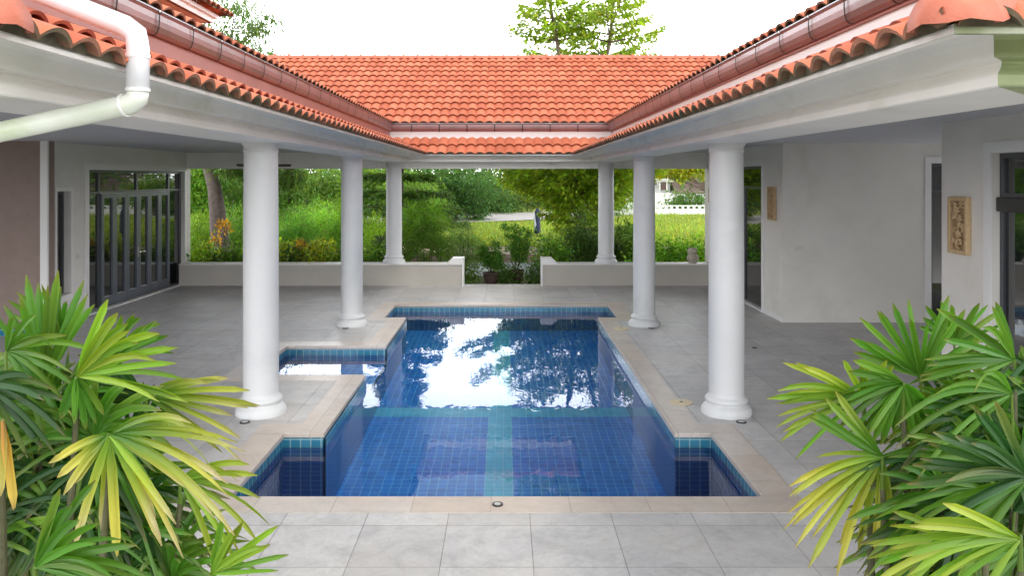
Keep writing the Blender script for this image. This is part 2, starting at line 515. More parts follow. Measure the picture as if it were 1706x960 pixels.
def tiled(name, seg, o0, z0, o1, mat=None, rows=None, wavez=.05, pth=path, PITCH=PITCH):
    """interlocking barrel tiles from eave offset o0 (height z0) up to o1, mitred at both corners"""
    A, B = pth(o0)[seg], pth(o0)[seg + 1]
    A1, B1 = pth(o1)[seg], pth(o1)[seg + 1]
    d = (B - A).normalized()
    up2 = Vector((d.y, -d.x, 0))
    if (A1 - A).dot(up2) < 0: up2 = -up2
    run = abs((A1 - A).dot(up2))
    CS = math.cos(math.atan(PITCH))
    nrm = Vector((-up2.x * PITCH, -up2.y * PITCH, 1)).normalized()
    upv = Vector((up2.x, up2.y, PITCH)).normalized()
    sl = run / CS
    nr = max(1, round(sl / TG)); gg = sl / nr
    s0 = min(0, (A1 - A).dot(d)) ; s1 = max((B - A).dot(d), (B1 - A).dot(d))
    s0 = math.floor(s0 / TP) * TP
    nw = int(math.ceil((s1 - s0) / TP))
    sub = 8
    ns = nw * sub + 1
    S = s0 + np.arange(ns) * TP / sub
    ph = np.abs(np.sin(PI * S / TP)) ** .85
    org = np.array((A.x, A.y, z0)); dn = np.array(d); un = np.array(upv); nn = np.array(nrm)
    verts, faces, uvs, mi = [], [], [], []
    for r in range(nr):
        lift = 1.0
        jit = rng.normal(0, .0025, ns // sub + 2)[(np.arange(ns) // sub)]
        rowsv = [(r * gg + .07, .024), (r * gg - .034, .026), (r * gg - .036, .046), (r * gg + gg * .5, .022), ((r + 1) * gg + .05, .000)]
        if r == nr - 1: rowsv[-1] = ((r + 1) * gg, .002)
        base = len(verts)
        for (v, h) in rowsv:
            P = org + S[:, None] * dn + v * un + (h + ph * wavez + (jit if h > .020 else 0))[:, None] * nn
            verts += P.tolist()
        for k in range(4):
            for q in range(ns - 1):
                a = base + k * ns + q
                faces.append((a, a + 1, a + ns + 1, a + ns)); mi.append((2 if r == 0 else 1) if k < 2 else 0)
                u = (S[q] / TP + .01)
                uvs += [(u + .02, r + .5), (u + .02, r + .5), (u + .02, r + .5), (u + .02, r + .5)]
    me = bpy.data.meshes.new(name)
    me.from_pydata(verts, [], faces)
    me.polygons.foreach_set('material_index', np.array(mi, dtype=np.int32))
    ul = me.uv_layers.new(name='UVMap'); ul.data.foreach_set('uv', np.array(uvs, dtype=np.float32).ravel())
    me.polygons.foreach_set('use_smooth', [True] * len(faces))
    bm = bmesh.new(); bm.from_mesh(me)
    for P, Q, sgn in ((A, A1, -1), (B, B1, 1)):
        m = (Q - P); m.z = 0
        pn = Vector((m.y, -m.x, 0)).normalized()
        if pn.dot(d) * sgn < 0: pn = -pn
        bmesh.ops.bisect_plane(bm, geom=bm.verts[:] + bm.edges[:] + bm.faces[:], plane_co=P, plane_no=pn, clear_outer=True)
    for e in bm.edges:
        if len(e.link_faces) == 2 and e.link_faces[0].normal.angle(e.link_faces[1].normal, 0) > R(40): e.smooth = False
    bm.to_mesh(me); bm.free()
    me.materials.append(mat or M['tile']); me.materials.append(M['tile_edge_shade']); me.materials.append(M['eave_edge'])
    o = bpy.data.objects.new(name, me); COL.objects.link(o)
    # mortar bedding under the eave course
    mb = MB()
    mm = [q for q in range(ns) if 0.02 < S[q] < (B - A).dot(d) - .02]
    for q in mm[:-1]:
        if q + 1 >= ns: continue
        p0 = org + S[q] * dn + .018 * un; p1 = org + S[q + 1] * dn + .018 * un
        h0, h1 = .022 + ph[q] * wavez, .022 + ph[q + 1] * wavez
        mb.face([p0 + nn * .012, p1 + nn * .012, p1 + nn * h1, p0 + nn * h0])
    mo = mb.build('tile_bedding', M['mortar'], recalc=False)
    mo.parent = o
    return o


def underside(mb, seg, o0, z0, o1, drop=.02, PITCH=PITCH):
    A, B = path(o0)[seg], path(o0)[seg + 1]; A1, B1 = path(o1)[seg], path(o1)[seg + 1]
    z1 = z0 + (o0 - o1) * PITCH
    mb.face([(A.x, A.y, z0 - drop), (B.x, B.y, z0 - drop), (B1.x, B1.y, z1 - drop), (A1.x, A1.y, z1 - drop)])


for seg in range(5):
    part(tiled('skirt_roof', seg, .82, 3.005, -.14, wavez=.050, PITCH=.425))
und = MB()
for seg in range(5): underside(und, seg, .80, 3.01, -.14, .012, PITCH=.425)
part(und.build('roof_deck', M['deck_and_gap_shade'], recalc=False))
RO = -5.2
Z_G = 3.775
for seg in (1, 2, 3):
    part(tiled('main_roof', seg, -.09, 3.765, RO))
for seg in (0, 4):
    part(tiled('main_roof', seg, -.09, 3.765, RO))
# clerestory band between the two roofs, fascias
for segs, zb in (((0, 1), 3.475), ((2,), 3.615), ((3, 4), 3.575)):
    mb = sweep(MB(), [(-.15, 3.40), (-.15, 3.80), (-.25, 3.80), (-.25, 3.40)], segs)
    part(weld(mb.build('clerestory_wall', M['deck_and_gap_shade'] if segs[0] == 0 else M['white_trim'])))  # left band painted dark as the shaded gap below the fascia
    mb = sweep(MB(), [(-.125, zb), (-.125, 3.76), (-.149, 3.76), (-.149, zb)], segs)
    part(weld(mb.build('fascia', M['fascia'])))
gp = [(-.05, Z_G), (-.038, 3.768), (-.044, 3.757), (-.052, 3.75), (-.052, 3.705), (-.056, 3.66), (-.070, 3.618), (-.092, 3.598), (-.121, 3.596), (-.121, 3.755), (-.116, 3.755), (-.116, 3.606), (-.095, 3.606), (-.076, 3.624), (-.062, 3.665), (-.058, 3.71), (-.056, Z_G)]
for segs in ((0, 1), (2,), (3, 4)):
    g_ = weld(sweep(MB(), gp, segs).build('gutter', M['gutter']), .0002)
    part(g_)
    # straps that hold it, one every 0.65 m
    for i in segs:
        A, B = path(-.05)[i], path(-.05)[i + 1]
        L = (B - A).length; d = (B - A).normalized()
        n_out = Vector((-d.y, d.x, 0))
        test = path(0.5)[i] - path(0)[i]
        if n_out.dot(test) < 0: n_out = -n_out
        k = .45
        while k < L - .2:
            c = A + d * k
            if not (c.x < -5 or c.x > 5):
                mb = MB()
                pr_ = [(p + .010, z - (.010 if 3 < j < 10 else 0)) for j, (p, z) in enumerate(gp[1:9])]
                for q in range(len(pr_) - 1):
                    (oa, za), (ob, zb) = pr_[q], pr_[q + 1]
                    p0 = c + n_out * (oa + .05 + .004); p1 = c + n_out * (ob + .05 + .004)
                    mb.face([(p0.x - d.x * .011, p0.y - d.y * .011, za), (p0.x + d.x * .011, p0.y + d.y * .011, za), (p1.x + d.x * .011, p1.y + d.y * .011, zb), (p1.x - d.x * .011, p1.y - d.y * .011, zb)])
                s = mb.build('gutter_joint', M['joint'], g_, recalc=False)
                mb = MB()
                p0 = c + n_out * .018; p1 = c - n_out * .05
                w = d * .012
                mb.face([p0 - w + Vector((0, 0, Z_G + .004)), p0 + w + Vector((0, 0, Z_G + .004)), p1 + w + Vector((0, 0, Z_G + .004)), p1 - w + Vector((0, 0, Z_G + .004))])
                mb.face([p0 - w + Vector((0, 0, Z_G + .004)), p0 + w + Vector((0, 0, Z_G + .004)), p0 + w + Vector((0, 0, Z_G - .02)), p0 - w + Vector((0, 0, Z_G - .02))])
                mb.build('gutter_clip', M['steel'], g_, recalc=False)
            k += .65
    lip = sweep(MB(), [(-.036, Z_G - .004), (-.036, Z_G + .006), (-.058, Z_G + .006), (-.058, Z_G - .002)], segs)
    weld(lip.build('gutter_rim', plain('rim_metal', (.22, .2, .22), .3, .1, 4, .05, 50, metal=.6), g_))

# ridges: main ridge line + joints
rz = 3.765 + (-.09 - RO) * PITCH + .075
P = path(RO)
ridge_pts = [(P[0], P[1]), (P[1], P[2]), (P[2], P[3]), (P[3], P[4]), (P[4], P[5])]
for (a, b) in ridge_pts:
    mb = MB()
    d = (b - a).normalized(); L = (b - a).length
    if L < .3: continue
    side = Vector((-d.y, d.x, 0))
    k = 0.0
    while k < L:
        e = min(k + .44, L)
        for (s0, s1, r0, r1) in ((k, e, .115, .100),):
            prev = None
            for j in range(9):
                th = PI * j / 8
                p0 = a + d * s0 + side * (r0 * 1.1 * math.cos(th)) + Vector((0, 0, rz - .06 + r0 * math.sin(th)))
                p1 = a + d * s1 + side * (r1 * 1.1 * math.cos(th)) + Vector((0, 0, rz - .06 + r1 * math.sin(th)))
                if prev: mb.face([prev[0], p0, p1, prev[1]])
                prev = (p0, p1)
        c = a + d * k
        mb.tube([c + side * (.125 * math.cos(PI * j / 6)) + Vector((0, 0, rz - .06 + .128 * math.sin(PI * j / 6))) for j in range(7)], .022, 6)
        k += .43
    part(mb.build('ridge_cap', M['tile_cap'], recalc=False))
# back slopes behind the ridges and flat underside, so the roof has a body from any side
mb = MB()
zr = rz - .05
for i in (1, 2, 3):
    a, b = path(RO)[i], path(RO)[i + 1]
    w = 1.3
    a2, b2 = path(RO - w)[i], path(RO - w)[i + 1]
    mb.face([(a.x, a.y, zr), (b.x, b.y, zr), (b2.x, b2.y, zr - w * PITCH), (a2.x, a2.y, zr - w * PITCH)])
part(mb.build('back_roof', M['tile_cap'], recalc=False))
mb = MB()
for i in range(5):
    underside(mb, i, -.09, 3.765, RO, .03)
part(mb.build('roof_deck', M['deck_and_gap_shade'], recalc=False))

# hip end caps on the skirt roof's near corners
def hip_cap(x, y, dx):
    mb = MB()
    n = 14
    axis = Vector((dx, 1, .451 * .95)).normalized()      # up the hip
    sd = Vector((1, -dx, 0)).normalized()
    up = axis.cross(sd); up = up if up.z > 0 else -up
    p = Vector((x, y, 3.02))
    rings = []
    for (s, r) in ((0, .125), (.0, .15), (.05, .156), (.12, .152), (.34, .138), (.62, .125), (.95, .115), (1.3, .112)):
        rings.append([p + axis * s + sd * (r * math.cos(PI * j / n)) + up * (r * 1.0 * math.sin(PI * j / n)) for j in range(n + 1)])
    for i in range(len(rings) - 1):
        for j in range(n):
            mb.face([rings[i][j], rings[i][j + 1], rings[i + 1][j + 1], rings[i + 1][j]])
    # rounded, mortared end
    c = p - axis * .09 + up * .03
    for j in range(n):
        mid = lambda q: (q + c) / 2 - axis * .035 + up * .02
        mb.face([rings[1][j], rings[1][j + 1], mid(rings[1][j + 1]), mid(rings[1][j])])
        mb.face([mid(rings[1][j]), mid(rings[1][j + 1]), c])
    o = mb.build('hip_cap', M['tile_cap'], smooth=True); weld(o)
    o.data.polygons.foreach_set('use_smooth', [True] * len(o.data.polygons))
    part(o)
hip_cap(XL + .80, YN - .80, -1)
hip_cap(XR - .80, YN - .80, 1)

# ceilings and lintel over the far side
mb = MB()
mb.box(XLO, XL - .19, YN + .19, 18.80, 3.10, 3.18)
mb.box(XL - .19, XR + .19, YF + .19, 18.80, 3.10, 3.18)
mb.box(XR + .19, XRO, YN + .19, 18.80, 3.10, 3.18)
part(mb.build('ceiling', M['ceiling']))
part(MB().box(-7.55, 4.78, 18.47, 18.70, 2.715, 3.099).build('lintel', M['cornice']))

# columns
def column(x, y, z0, z1=2.866):
    h = z1 - z0
    r = .183
    sh = MB().lathe((x, y, z0), [(r, .19), (r + .002, h * .33), (r - .002, h * .7), (r - .008, h - .04)], 48, cap=False).build('column', M['column'], smooth=True)
    part(sh)
    b = MB().lathe((x, y, z0), [(.262, 0), (.264, .022), (.262, .046), (.252, .066), (.238, .082), (.222, .096), (.208, .106), (.204, .112), (.204, .120), (.208, .124), (.218, .132), (.224, .146), (.222, .162), (.212, .174), (.196, .182), (.186, .196), (.183, .22)], 48, cap=False).build('column_base', M['column'], sh, smooth=True)
    c = MB().lathe((x, y, z0), [(.177, h - .10), (.183, h - .085), (.183, h - .075), (.177, h - .068), (.177, h - .045), (.184, h - .03), (.193, h - .018), (.193, h)], 40, cap=False).build('capital', M['column'], sh, smooth=True)
for y in (8.3, 13.22):
    column(XL, y, 0); column(XR, y, 0)
column(XL, 18.22, .507); column(XR, 18.22, .507)


# walls ---------------------------------------------------------------
def wall_x(name, x0, x1, y0, y1, z0, z1, holes, mat):
    """wall lying along Y with rectangular holes (y0,y1,z0,z1)"""
    ys = sorted(set([y0, y1] + [h[0] for h in holes] + [h[1] for h in holes]))
    zs = sorted(set([z0, z1] + [h[2] for h in holes] + [h[3] for h in holes]))
    bm = bmesh.new(); vd = {}
    def V(y, z):
        k = (round(y, 4), round(z, 4))
        if k not in vd: vd[k] = bm.verts.new((x0, y, z))
        return vd[k]
    for i in range(len(ys) - 1):
        for j in range(len(zs) - 1):
            my, mz = (ys[i] + ys[i + 1]) / 2, (zs[j] + zs[j + 1]) / 2
            if any(h[0] < my < h[1] and h[2] < mz < h[3] for h in holes): continue
            bm.faces.new([V(ys[i], zs[j]), V(ys[i + 1], zs[j]), V(ys[i + 1], zs[j + 1]), V(ys[i], zs[j + 1])])
    r = bmesh.ops.extrude_face_region(bm, geom=bm.faces[:])
    bmesh.ops.translate(bm, verts=[g for g in r['geom'] if isinstance(g, bmesh.types.BMVert)], vec=(x1 - x0, 0, 0))
    bmesh.ops.recalc_face_normals(bm, faces=bm.faces)
    me = bpy.data.meshes.new(name); bm.to_mesh(me); bm.free(); me.materials.append(mat)
    o = bpy.data.objects.new(name, me); COL.objects.link(o)
    return part(o)


WL = -7.55
wall_x('wall', WL - .3, WL, 12.86, 18.70, 0, 3.1, [(13.10, 13.52, .50, 2.27), (14.12, 18.33, .0, 2.645)], M['white'])
part(MB().box(-12.6, -7.43, 12.70, 12.858, 0, 3.099).build('wall', M['brown_wall']))
part(MB().box(-7.55, -7.43, 12.66, 12.70, 0, 3.097).build('wall_corner_trim', M['white_trim']))
part(MB().box(-12.8, -12.6, 3.6, 12.86, 0, 3.099).build('wall', M['white']))
WR = 4.78
wall_x('wall', WR, WR + .25, 13.46, 18.70, 0, 3.1, [(14.52, 17.20, .0, 2.72)], M['white'])
part(MB().box(WR + .001, 7.33, 13.448, 13.66, 0, 3.099).build('wall', M['white']))
part(MB().box(8.35, 10.4, 13.448, 13.66, 0, 3.099).build('wall', M['white']))
part(MB().box(7.33, 8.35, 13.448, 13.66, 2.75, 3.099).build('wall', M['white']))
wall_x('wall', WR, WR + .25, 4.2, 8.55, 0, 3.1, [(6.55, 7.66, .0, 2.74)], M['white'])
part(MB().box(WR + .25, 10.4, 8.30, 8.549, 0, 3.099).build('wall', M['white']))
part(MB().box(10.4, 10.6, 8.3, 13.66, 0, 3.099).build('wall', M['white']))
# skirting of the veranda walls
part(MB().box(WR - .012, WR, 7.78, 8.56, .001, .09).build('skirting', M['white_trim']))
part(MB().box(WR - .012, WR, 13.44, 14.40, .001, .09).build('skirting', M['white_trim']))


# glazed openings on a wall facing +x or -x
def frame_x(mb, x0, x1, y0, y1, z0, z1, w):
    mb.box(x0, x1, y0, y0 + w, z0, z1); mb.box(x0, x1, y1 - w, y1, z0, z1)
    mb.box(x0, x1, y0 + w, y1 - w, z1 - w, z1); mb.box(x0, x1, y0 + w, y1 - w, z0, z0 + w)


# left folding glass door
fx0, fx1 = WL - .13, WL - .07
root = MB()
frame_x(root, fx0, fx1, 14.121, 18.329, .012, 2.644, .055)
root.box(fx0, fx1, 14.176, 18.274, 2.20, 2.245)
root.box(fx0, fx1, 14.61, 14.67, .067, 2.20).box(fx0, fx1, 17.64, 17.70, .067, 2.20)
for y in (14.64, 16.15, 17.67): root.box(fx0, fx1, y - .03, y + .03, 2.245, 2.589)
door = part(root.build('glass_door', M['dark_frame'], bevel=.004))
MB().box(WL - .11, WL - .10, 14.176, 14.61, .067, 2.20).box(WL - .11, WL - .10, 17.70, 18.274, .067, 2.20).build('side_light', M['glass'], door)
MB().box(WL - .11, WL - .10, 14.176, 18.274, 2.245, 2.589).build('transom_pane', M['glass'], door)
ys_ = np.linspace(14.672, 17.638, 7)
for k in range(6):
    y0, y1 = ys_[k] + .002, ys_[k + 1] - .002
    mb = MB(); frame_x(mb, WL - .10 + .01, WL - .035, y0, y1, .07, 2.195, .085)
    mb.box(WL - .09, WL - .035, y0 + .085, y1 - .085, .155, .235)
    lf = mb.build('door_leaf', M['mullion'], door, bevel=.004)
    MB().box(WL - .075, WL - .068, y0 + .08, y1 - .08, .15, 2.115).build('pane', M['glass'], door)
mb = MB(); mb.box(WL - .035, WL - .028, 16.10, 16.135, .86, 1.06)
mb.tube([(WL - .03, 16.118, .97), (WL + .02, 16.118, .97), (WL + .025, 16.118, .97), (WL + .03, 16.01, .97)], .009, 8)
mb.tube([(WL - .03, 16.20, .97), (WL + .02, 16.20, .97), (WL + .03, 16.30, .965)], .009, 8)
mb.build('handle', M['steel'], door)
mb = MB(); mb.box(WL - .12, WL + .04, 14.0, 18.42, .001, .03); mb.build('threshold', M['white_trim'], door, bevel=.004)
mb = MB()
mb.box(WL + .001, WL + .022, 13.99, 14.119, .0, 2.76).box(WL + .001, WL + .022, 18.331, 18.44, .0, 2.76).box(WL + .001, WL + .022, 14.119, 18.331, 2.647, 2.76)
part(mb.build('door_surround', M['white_trim']))
# narrow window left of it
mb = MB(); frame_x(mb, WL - .16, WL - .10, 13.101, 13.519, .501, 2.269, .045)
win = part(mb.build('window', M['dark_frame']))
MB().box(WL - .14, WL - .13, 13.14, 13.48, .54, 2.23).build('pane', M['glass'], win)
mb = MB(); mb.box(WL + .001, WL + .03, 13.04, 13.10, .44, 2.33).box(WL + .001, WL + .03, 13.52, 13.58, .44, 2.33).box(WL + .001, WL + .03, 13.10, 13.52, 2.27, 2.33).box(WL + .001, WL + .06, 13.10, 13.52, .40, .498)
mb.build('window_surround', M['white_trim'], win)

# right wall door behind the near column
def side_door(y0, y1, zt, tz, lock=False):
    mb = MB(); frame_x(mb, WR + .07, WR + .13, y0 + .001, y1 - .001, .012, zt - .001, .05)
    mb.box(WR + .07, WR + .13, y0 + .05, y1 - .05, tz, tz + .05)
    n = max(1, round((y1 - y0) / 1.1))
    for k in range(1, n):
        y = y0 + (y1 - y0) * k / n
        mb.box(WR + .07, WR + .13, y - .03, y + .03, .06, tz)
    d = part(mb.build('glass_door', M['dark_frame'], bevel=.004))
    MB().box(WR + .10, WR + .11, y0 + .05, y1 - .05, tz + .05, zt - .05).build('transom_pane', M['glass'], d)
    MB().box(WR + .10, WR + .11, y0 + .05, y1 - .05, .06, tz).build('pane', M['glass'], d)
    mb = MB()
    mb.box(WR - .022, WR - .001, y0 - .11, y0 - .001, 0, zt + .11).box(WR - .022, WR - .001, y1 + .001, y1 + .11, 0, zt + .11).box(WR - .022, WR - .001, y0 - .001, y1 + .001, zt + .001, zt + .11)
    mb.box(WR - .02, WR + .069, y0 - .001, y1 + .001, .002, .03)
    part(mb.build('door_surround', M['white_trim']))
    return d
side_door(14.52, 17.20, 2.72, 2.28)
d = side_door(6.55, 7.66, 2.74, 2.30)
mb = MB().box(WR + .02, WR + .069, 6.60, 7.64, 2.17, 2.31)
mb.build('closer_rail', M['black'], d, bevel=.01)
mb = MB().tube([(WR + .07, 6.75, .98), (WR + .03, 6.75, .98), (WR + .03, 6.86, .98)], .01, 8).build('handle', M['steel'], d)
# door in the recess wall facing the camera
mb = MB(); mb.box(7.331, 7.385, 13.50, 13.56, .01, 2.749).box(8.295, 8.349, 13.50, 13.56, .01, 2.749).box(7.385, 8.295, 13.50, 13.56, 2.69, 2.749).box(7.385, 8.295, 13.50, 13.56, 2.25, 2.30)
d = part(mb.build('glass_door', M['dark_frame']))
MB().box(7.385, 8.295, 13.53, 13.54, .01, 2.69).build('pane', M['glass'], d)
mb = MB().box(7.22, 7.330, 13.425, 13.447, 0, 2.86).box(7.330, 8.46, 13.425, 13.447, 2.751, 2.86)
part(mb.build('door_surround', M['white_trim']))

# downpipe on the left front corner
Yp = 3.62
bend = [Vector((-2.72, Yp - .02, 3.66)), Vector((-2.66, Yp, 3.55)), Vector((-1.80, Yp, 3.215))]
mb = MB().tube([(-2.75, Yp, 3.66), (-2.70, Yp, 3.575), (-1.765, Yp, 3.205), (-1.715, Yp, 3.17), (-1.705, Yp, 3.10), (-1.705, Yp, 2.90)], .0505, 24)
dp = part(mb.build('downpipe', M['pvc'], smooth=True))
mb = MB().tube([(-1.705, Yp, 2.91), (-1.710, Yp, 2.868), (-1.740, Yp, 2.842), (-1.80, Yp, 2.828), (-2.45, Yp, 2.690), (-2.47, Yp, 2.66), (-2.47, Yp, .25)], .0500, 24)
mb.build('lower_pipe', M['pvc_algae'], dp, smooth=True)
for a_, b_ in (((-1.705, Yp, 3.075), (-1.705, Yp, 3.055)), ((-1.705, Yp, 2.915), (-1.705, Yp, 2.90)), ((-1.765, Yp, 2.836), (-1.775, Yp, 2.8335))):
    MB().tube([a_, b_], .0545, 24).build('pipe_collar', M['white_trim'], dp)

# upper storey behind the left wing
EX, EY, EZ = -5.0, 14.2, 5.42
up = MB()
up.box(-12.0, EX - .85, 4.0, EY - .85, 4.6, 5.33)
uw = part(up.build('upper_wall', M['tan_wall']))
mb = MB()
mb.box(-12.0, EX - .25, 3.4, EY - .25, 5.27, 5.30)
mb.box(EX - .29, EX - .22, 3.4, EY - .22, 5.27, 5.41).box(-12.0, EX - .29, EY - .29, EY - .22, 5.27, 5.41)
mb.box(EX - .24, EX - .16, 3.4, EY - .16, 5.36, 5.425).box(-12.0, EX - .24, EY - .24, EY - .16, 5.36, 5.425)
mb.build('upper_fascia', M['white_trim'], uw)
upp = lambda o: [Vector((EX - o, 3.0, 0)), Vector((EX - o, EY - o, 0)), Vector((-12.0, EY - o, 0))]
for sg in (0, 1):
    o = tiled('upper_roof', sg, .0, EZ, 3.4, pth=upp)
    part(o)

# ------------------------------------------------------------------ low garden walls
def low_wall(x0, x1, y0, yend, label, blk):
    w = empty('garden_wall', ((x0 + x1) / 2, y0, 0)); tag(w, label, 'low wall')
    inv = Matrix.Translation((-(x0 + x1) / 2, -y0, 0))
    def ch(o): o.parent = w; o.matrix_parent_inverse = inv
    ch(MB().box(x0, x1, y0 + .02, 18.42, -.1, .478).build('wall_face', plain('low_wall_paint', (.44, .415, .37), .7, .06, 2, .3, 40)))
    ch(MB().box(x0, x1, y0, 18.44, .478, .507).build('wall_top', M['white_trim'], bevel=.006))
    # raised sloping end block
    bx0, bx1, s = blk
    mb = MB()
    def prof(x_in, x_out):
        a = [(bx0, .509), (bx1, .509)]
    if s > 0: pts = [(bx0 - .10, .508), (bx1, .508), (bx1, .635), (bx0 + .03, .635)]
    else: pts = [(bx0, .508), (bx1 + .10, .508), (bx1 - .03, .635), (bx0, .635)]
    f = [(p[0], y0 - .01, p[1]) for p in pts]; b = [(p[0], 18.45, p[1]) for p in pts]
    mb.face(f); mb.face(b[::-1])
    for k in range(4):
        k2 = (k + 1) % 4
        mb.face([f[k], b[k], b[k2], f[k2]])
    mb2 = mb
    if s > 0: mb2.box(bx1, bx1 + .035, y0 - .03, 18.46, -.05, .64)
    else: mb2.box(bx0 - .035, bx0, y0 - .03, 18.46, -.05, .64)
    ch(mb2.build('end_block', M['white_trim']))
    return w
low_wall(-7.549, -1.0, 18.02, 0, 'low white wall from the glass folding doors to the left side of the gap', (-1.26, -1.0, 1))
low_wall(.86, 4.779, 18.02, 0, 'low white wall with the stone figurine on top, right of the gap', (.86, 1.10, -1))

# ------------------------------------------------------------------ small things
def floor_light(x, y, label, r=.052):
    e = empty('floor_light', (x, y, 0)); tag(e, label, 'floor light', 'round lights sunk in the paving')
    MB().lathe((0, 0, .001), [(r, 0), (r, .006), (r * .93, .010), (r * .70, .010), (r * .68, .005)], 28, cap=True).build('bezel', M['black'], e)
    MB().lathe((0, 0, .008), [(r * .66, 0), (r * .66, .002), (r * .3, .0045)], 24).build('lens', M['lens'], e)
    return e
def gp2(px, py):
    Y = F * H / (py - CY); return ((px - CX) / F * Y, Y)
for px, py, lab in ((408, 704.5, 'black ringed light in the floor before the nearest left column'), (1235, 704, 'black ringed light in the floor before the nearest right column'),
                    (576, 547.5, 'small dark light in the floor before the second left column'), (1085, 547.5, 'small dark light in the floor before the second right column')):
    x, y = gp2(px, py); floor_light(x, y, lab)
x, y = gp2(829, 842.5)
e = floor_light(x, y, 'steel rimmed light set in the coping at the near end of the pool', .042); e.location.z = .003
for (px, py, lab) in ((1138, 671.5, 'round yellowed skimmer lid in the coping nearer the camera'), (1037, 548, 'round yellowed skimmer lid in the coping by the second right column')):
    x, y = gp2(px, py)
    e = empty('skimmer_lid', (x - .02, y, .003)); tag(e, lab, 'skimmer lid', 'skimmer lids in the coping')
    MB().lathe((0, 0, 0), [(.125, 0), (.125, .004), (.118, .007), (.04, .008)], 36).build('lid', M['lid'], e)
    MB().lathe((0, 0, .0085), [(.02, 0), (.018, .003)], 14).build('finger_hole', M['black'], e)
x, y = gp2(1257, 580)
o = MB().lathe((x, y, 0), [(.035, 0), (.035, .006), (.02, .012)], 10).build('floor_drain', M['black']); tag(o, 'tiny black drain in the veranda floor on the right', 'drain')
def switch(x, y, z, lab):
    o = MB().box(x, x + .012, y - .06, y + .06, z - .04, z + .04).build('wall_switch', M['switch'], bevel=.004); tag(o, lab, 'switch')
switch(WL + .001, 13.80, 2.5 - 131 / F * 13.8, 'white switch plate on the wall between narrow window and folding doors')
o = MB().box(5.0, 5.14, 13.434, 13.447, 1.24, 1.33).build('wall_socket', M['switch'], bevel=.004); tag(o, 'pale socket plate on the blank recess wall at right', 'socket')

# carved plaques on the right wall
def plaque(yc, zc, w, h, label, sd):
    rr = random.Random(sd)
    e = empty('relief_plaque', (WR, yc, zc)); tag(e, label, 'plaque', 'carved sandstone plaques on the right wall')
    mb = MB()
    mb.box(-.022, -.001, -w / 2 + .01, w / 2 - .01, -h / 2 + .01, h / 2 - .01)
    b = mb.build('panel', plain('carved_recess', (.34, .22, .12), .85, .2, 25, .5, 90), e)
    mb = MB(); t = .045
    mb.box(-.06, -.001, -w / 2, -w / 2 + t, -h / 2, h / 2).box(-.06, -.001, w / 2 - t, w / 2, -h / 2, h / 2)
    mb.box(-.06, -.001, -w / 2 + t, w / 2 - t, h / 2 - t, h / 2).box(-.06, -.001, -w / 2 + t, w / 2 - t, -h / 2, -h / 2 + t)
    mb.build('border', M['sand_relief'], e, bevel=.008)
    mb = MB()
    # winding stem with leaf lobes and blossoms
    pts = [(-.032, .06 * math.sin(k * .9), -h / 2 + t + (h - 2 * t) * k / 12) for k in range(13)]
    mb.tube(pts, .010, 6)
    for k in range(11):
        y0, z0 = pts[k + 1][1], pts[k + 1][2]
        sgn = 1 if k % 2 else -1
        for q in range(3):
            a = (.5 + q * .75) * sgn
            L = .062 if q == 1 else .05
            cy, cz = y0 + math.sin(a) * .035, z0 + math.cos(a) * .028
            ty, tz = y0 + math.sin(a) * (.035 + L), z0 + math.cos(a) * (.028 + L)
            lim = w / 2 - t - .005
            ty = max(-lim, min(lim, ty)); tz = max(-h / 2 + t, min(h / 2 - t, tz))
            mb.tube([(-.034, y0, z0), (-.046, cy, cz), (-.036, ty, tz)], [.006, .017, .004], 6)
        if k % 3 == 1:
            for q in range(5):
                a = q * 2 * PI / 5
                c0 = (-y0 * .4 - sgn * .03, z0)
                mb.tube([(-.04, c0[0], c0[1]), (-.05, c0[0] + math.sin(a) * .022, c0[1] + math.cos(a) * .022), (-.038, c0[0] + math.sin(a) * .036, c0[1] + math.cos(a) * .036)], [.006, .013, .005], 6)
    mb.build('carving', M['sand_relief'], e, smooth=True)
plaque(8.17, 2.00, .34, .60, 'carved floral sandstone plaque on the white wall beside the nearest right door', 1)
plaque(13.92, 2.04, .34, .60, 'carved floral sandstone plaque beyond the right columns, next to the glass door', 2)
plaque(18.05, 2.10, .26, .34, 'small pale plaque high on the wall at the far right end of the veranda', 3)

# ceiling fan
fc = (-4.95, 16.0)
fan = empty('ceiling_fan', (fc[0], fc[1], 2.75)); tag(fan, 'dark ceiling fan under the left veranda, half hidden by the nearest column', 'ceiling fan')
MB().tube([(0, 0, .05), (0, 0, .37)], .013, 10).build('down_rod', M['dark_frame'], fan)
MB().lathe((0, 0, -.04), [(.03, 0), (.085, .01), (.10, .05), (.085, .09), (.03, .11)], 20).build('motor', M['dark_frame'], fan, smooth=True)
MB().lathe((0, 0, .34), [(.02, 0), (.06, .03), (.065, .039)], 18).build('canopy', M['dark_frame'], fan)
for k in range(4):
    a = R(6) + k * PI / 2
    mb = MB(); ca, sa = math.cos(a), math.sin(a)
    sec = [(.08, .022), (.16, .03), (.22, .058), (.40, .066), (.52, .06), (.545, .035)]
    for i in range(len(sec) - 1):
        (r0, w0), (r1, w1) = sec[i], sec[i + 1]
        def P_(r, w, z): return (r * ca - w * sa, r * sa + w * ca, z + .35 * w)
        for z in (0, .008):
            mb.face([P_(r0, -w0, z), P_(r1, -w1, z), P_(r1, w1, z), P_(r0, w0, z)])
        mb.face([P_(r0, -w0, 0), P_(r1, -w1, 0), P_(r1, -w1, .008), P_(r0, -w0, .008)])
        mb.face([P_(r0, w0, 0), P_(r1, w1, 0), P_(r1, w1, .008), P_(r0, w0, .008)])
    mb.build('blade', M['wood_dark'], fan)

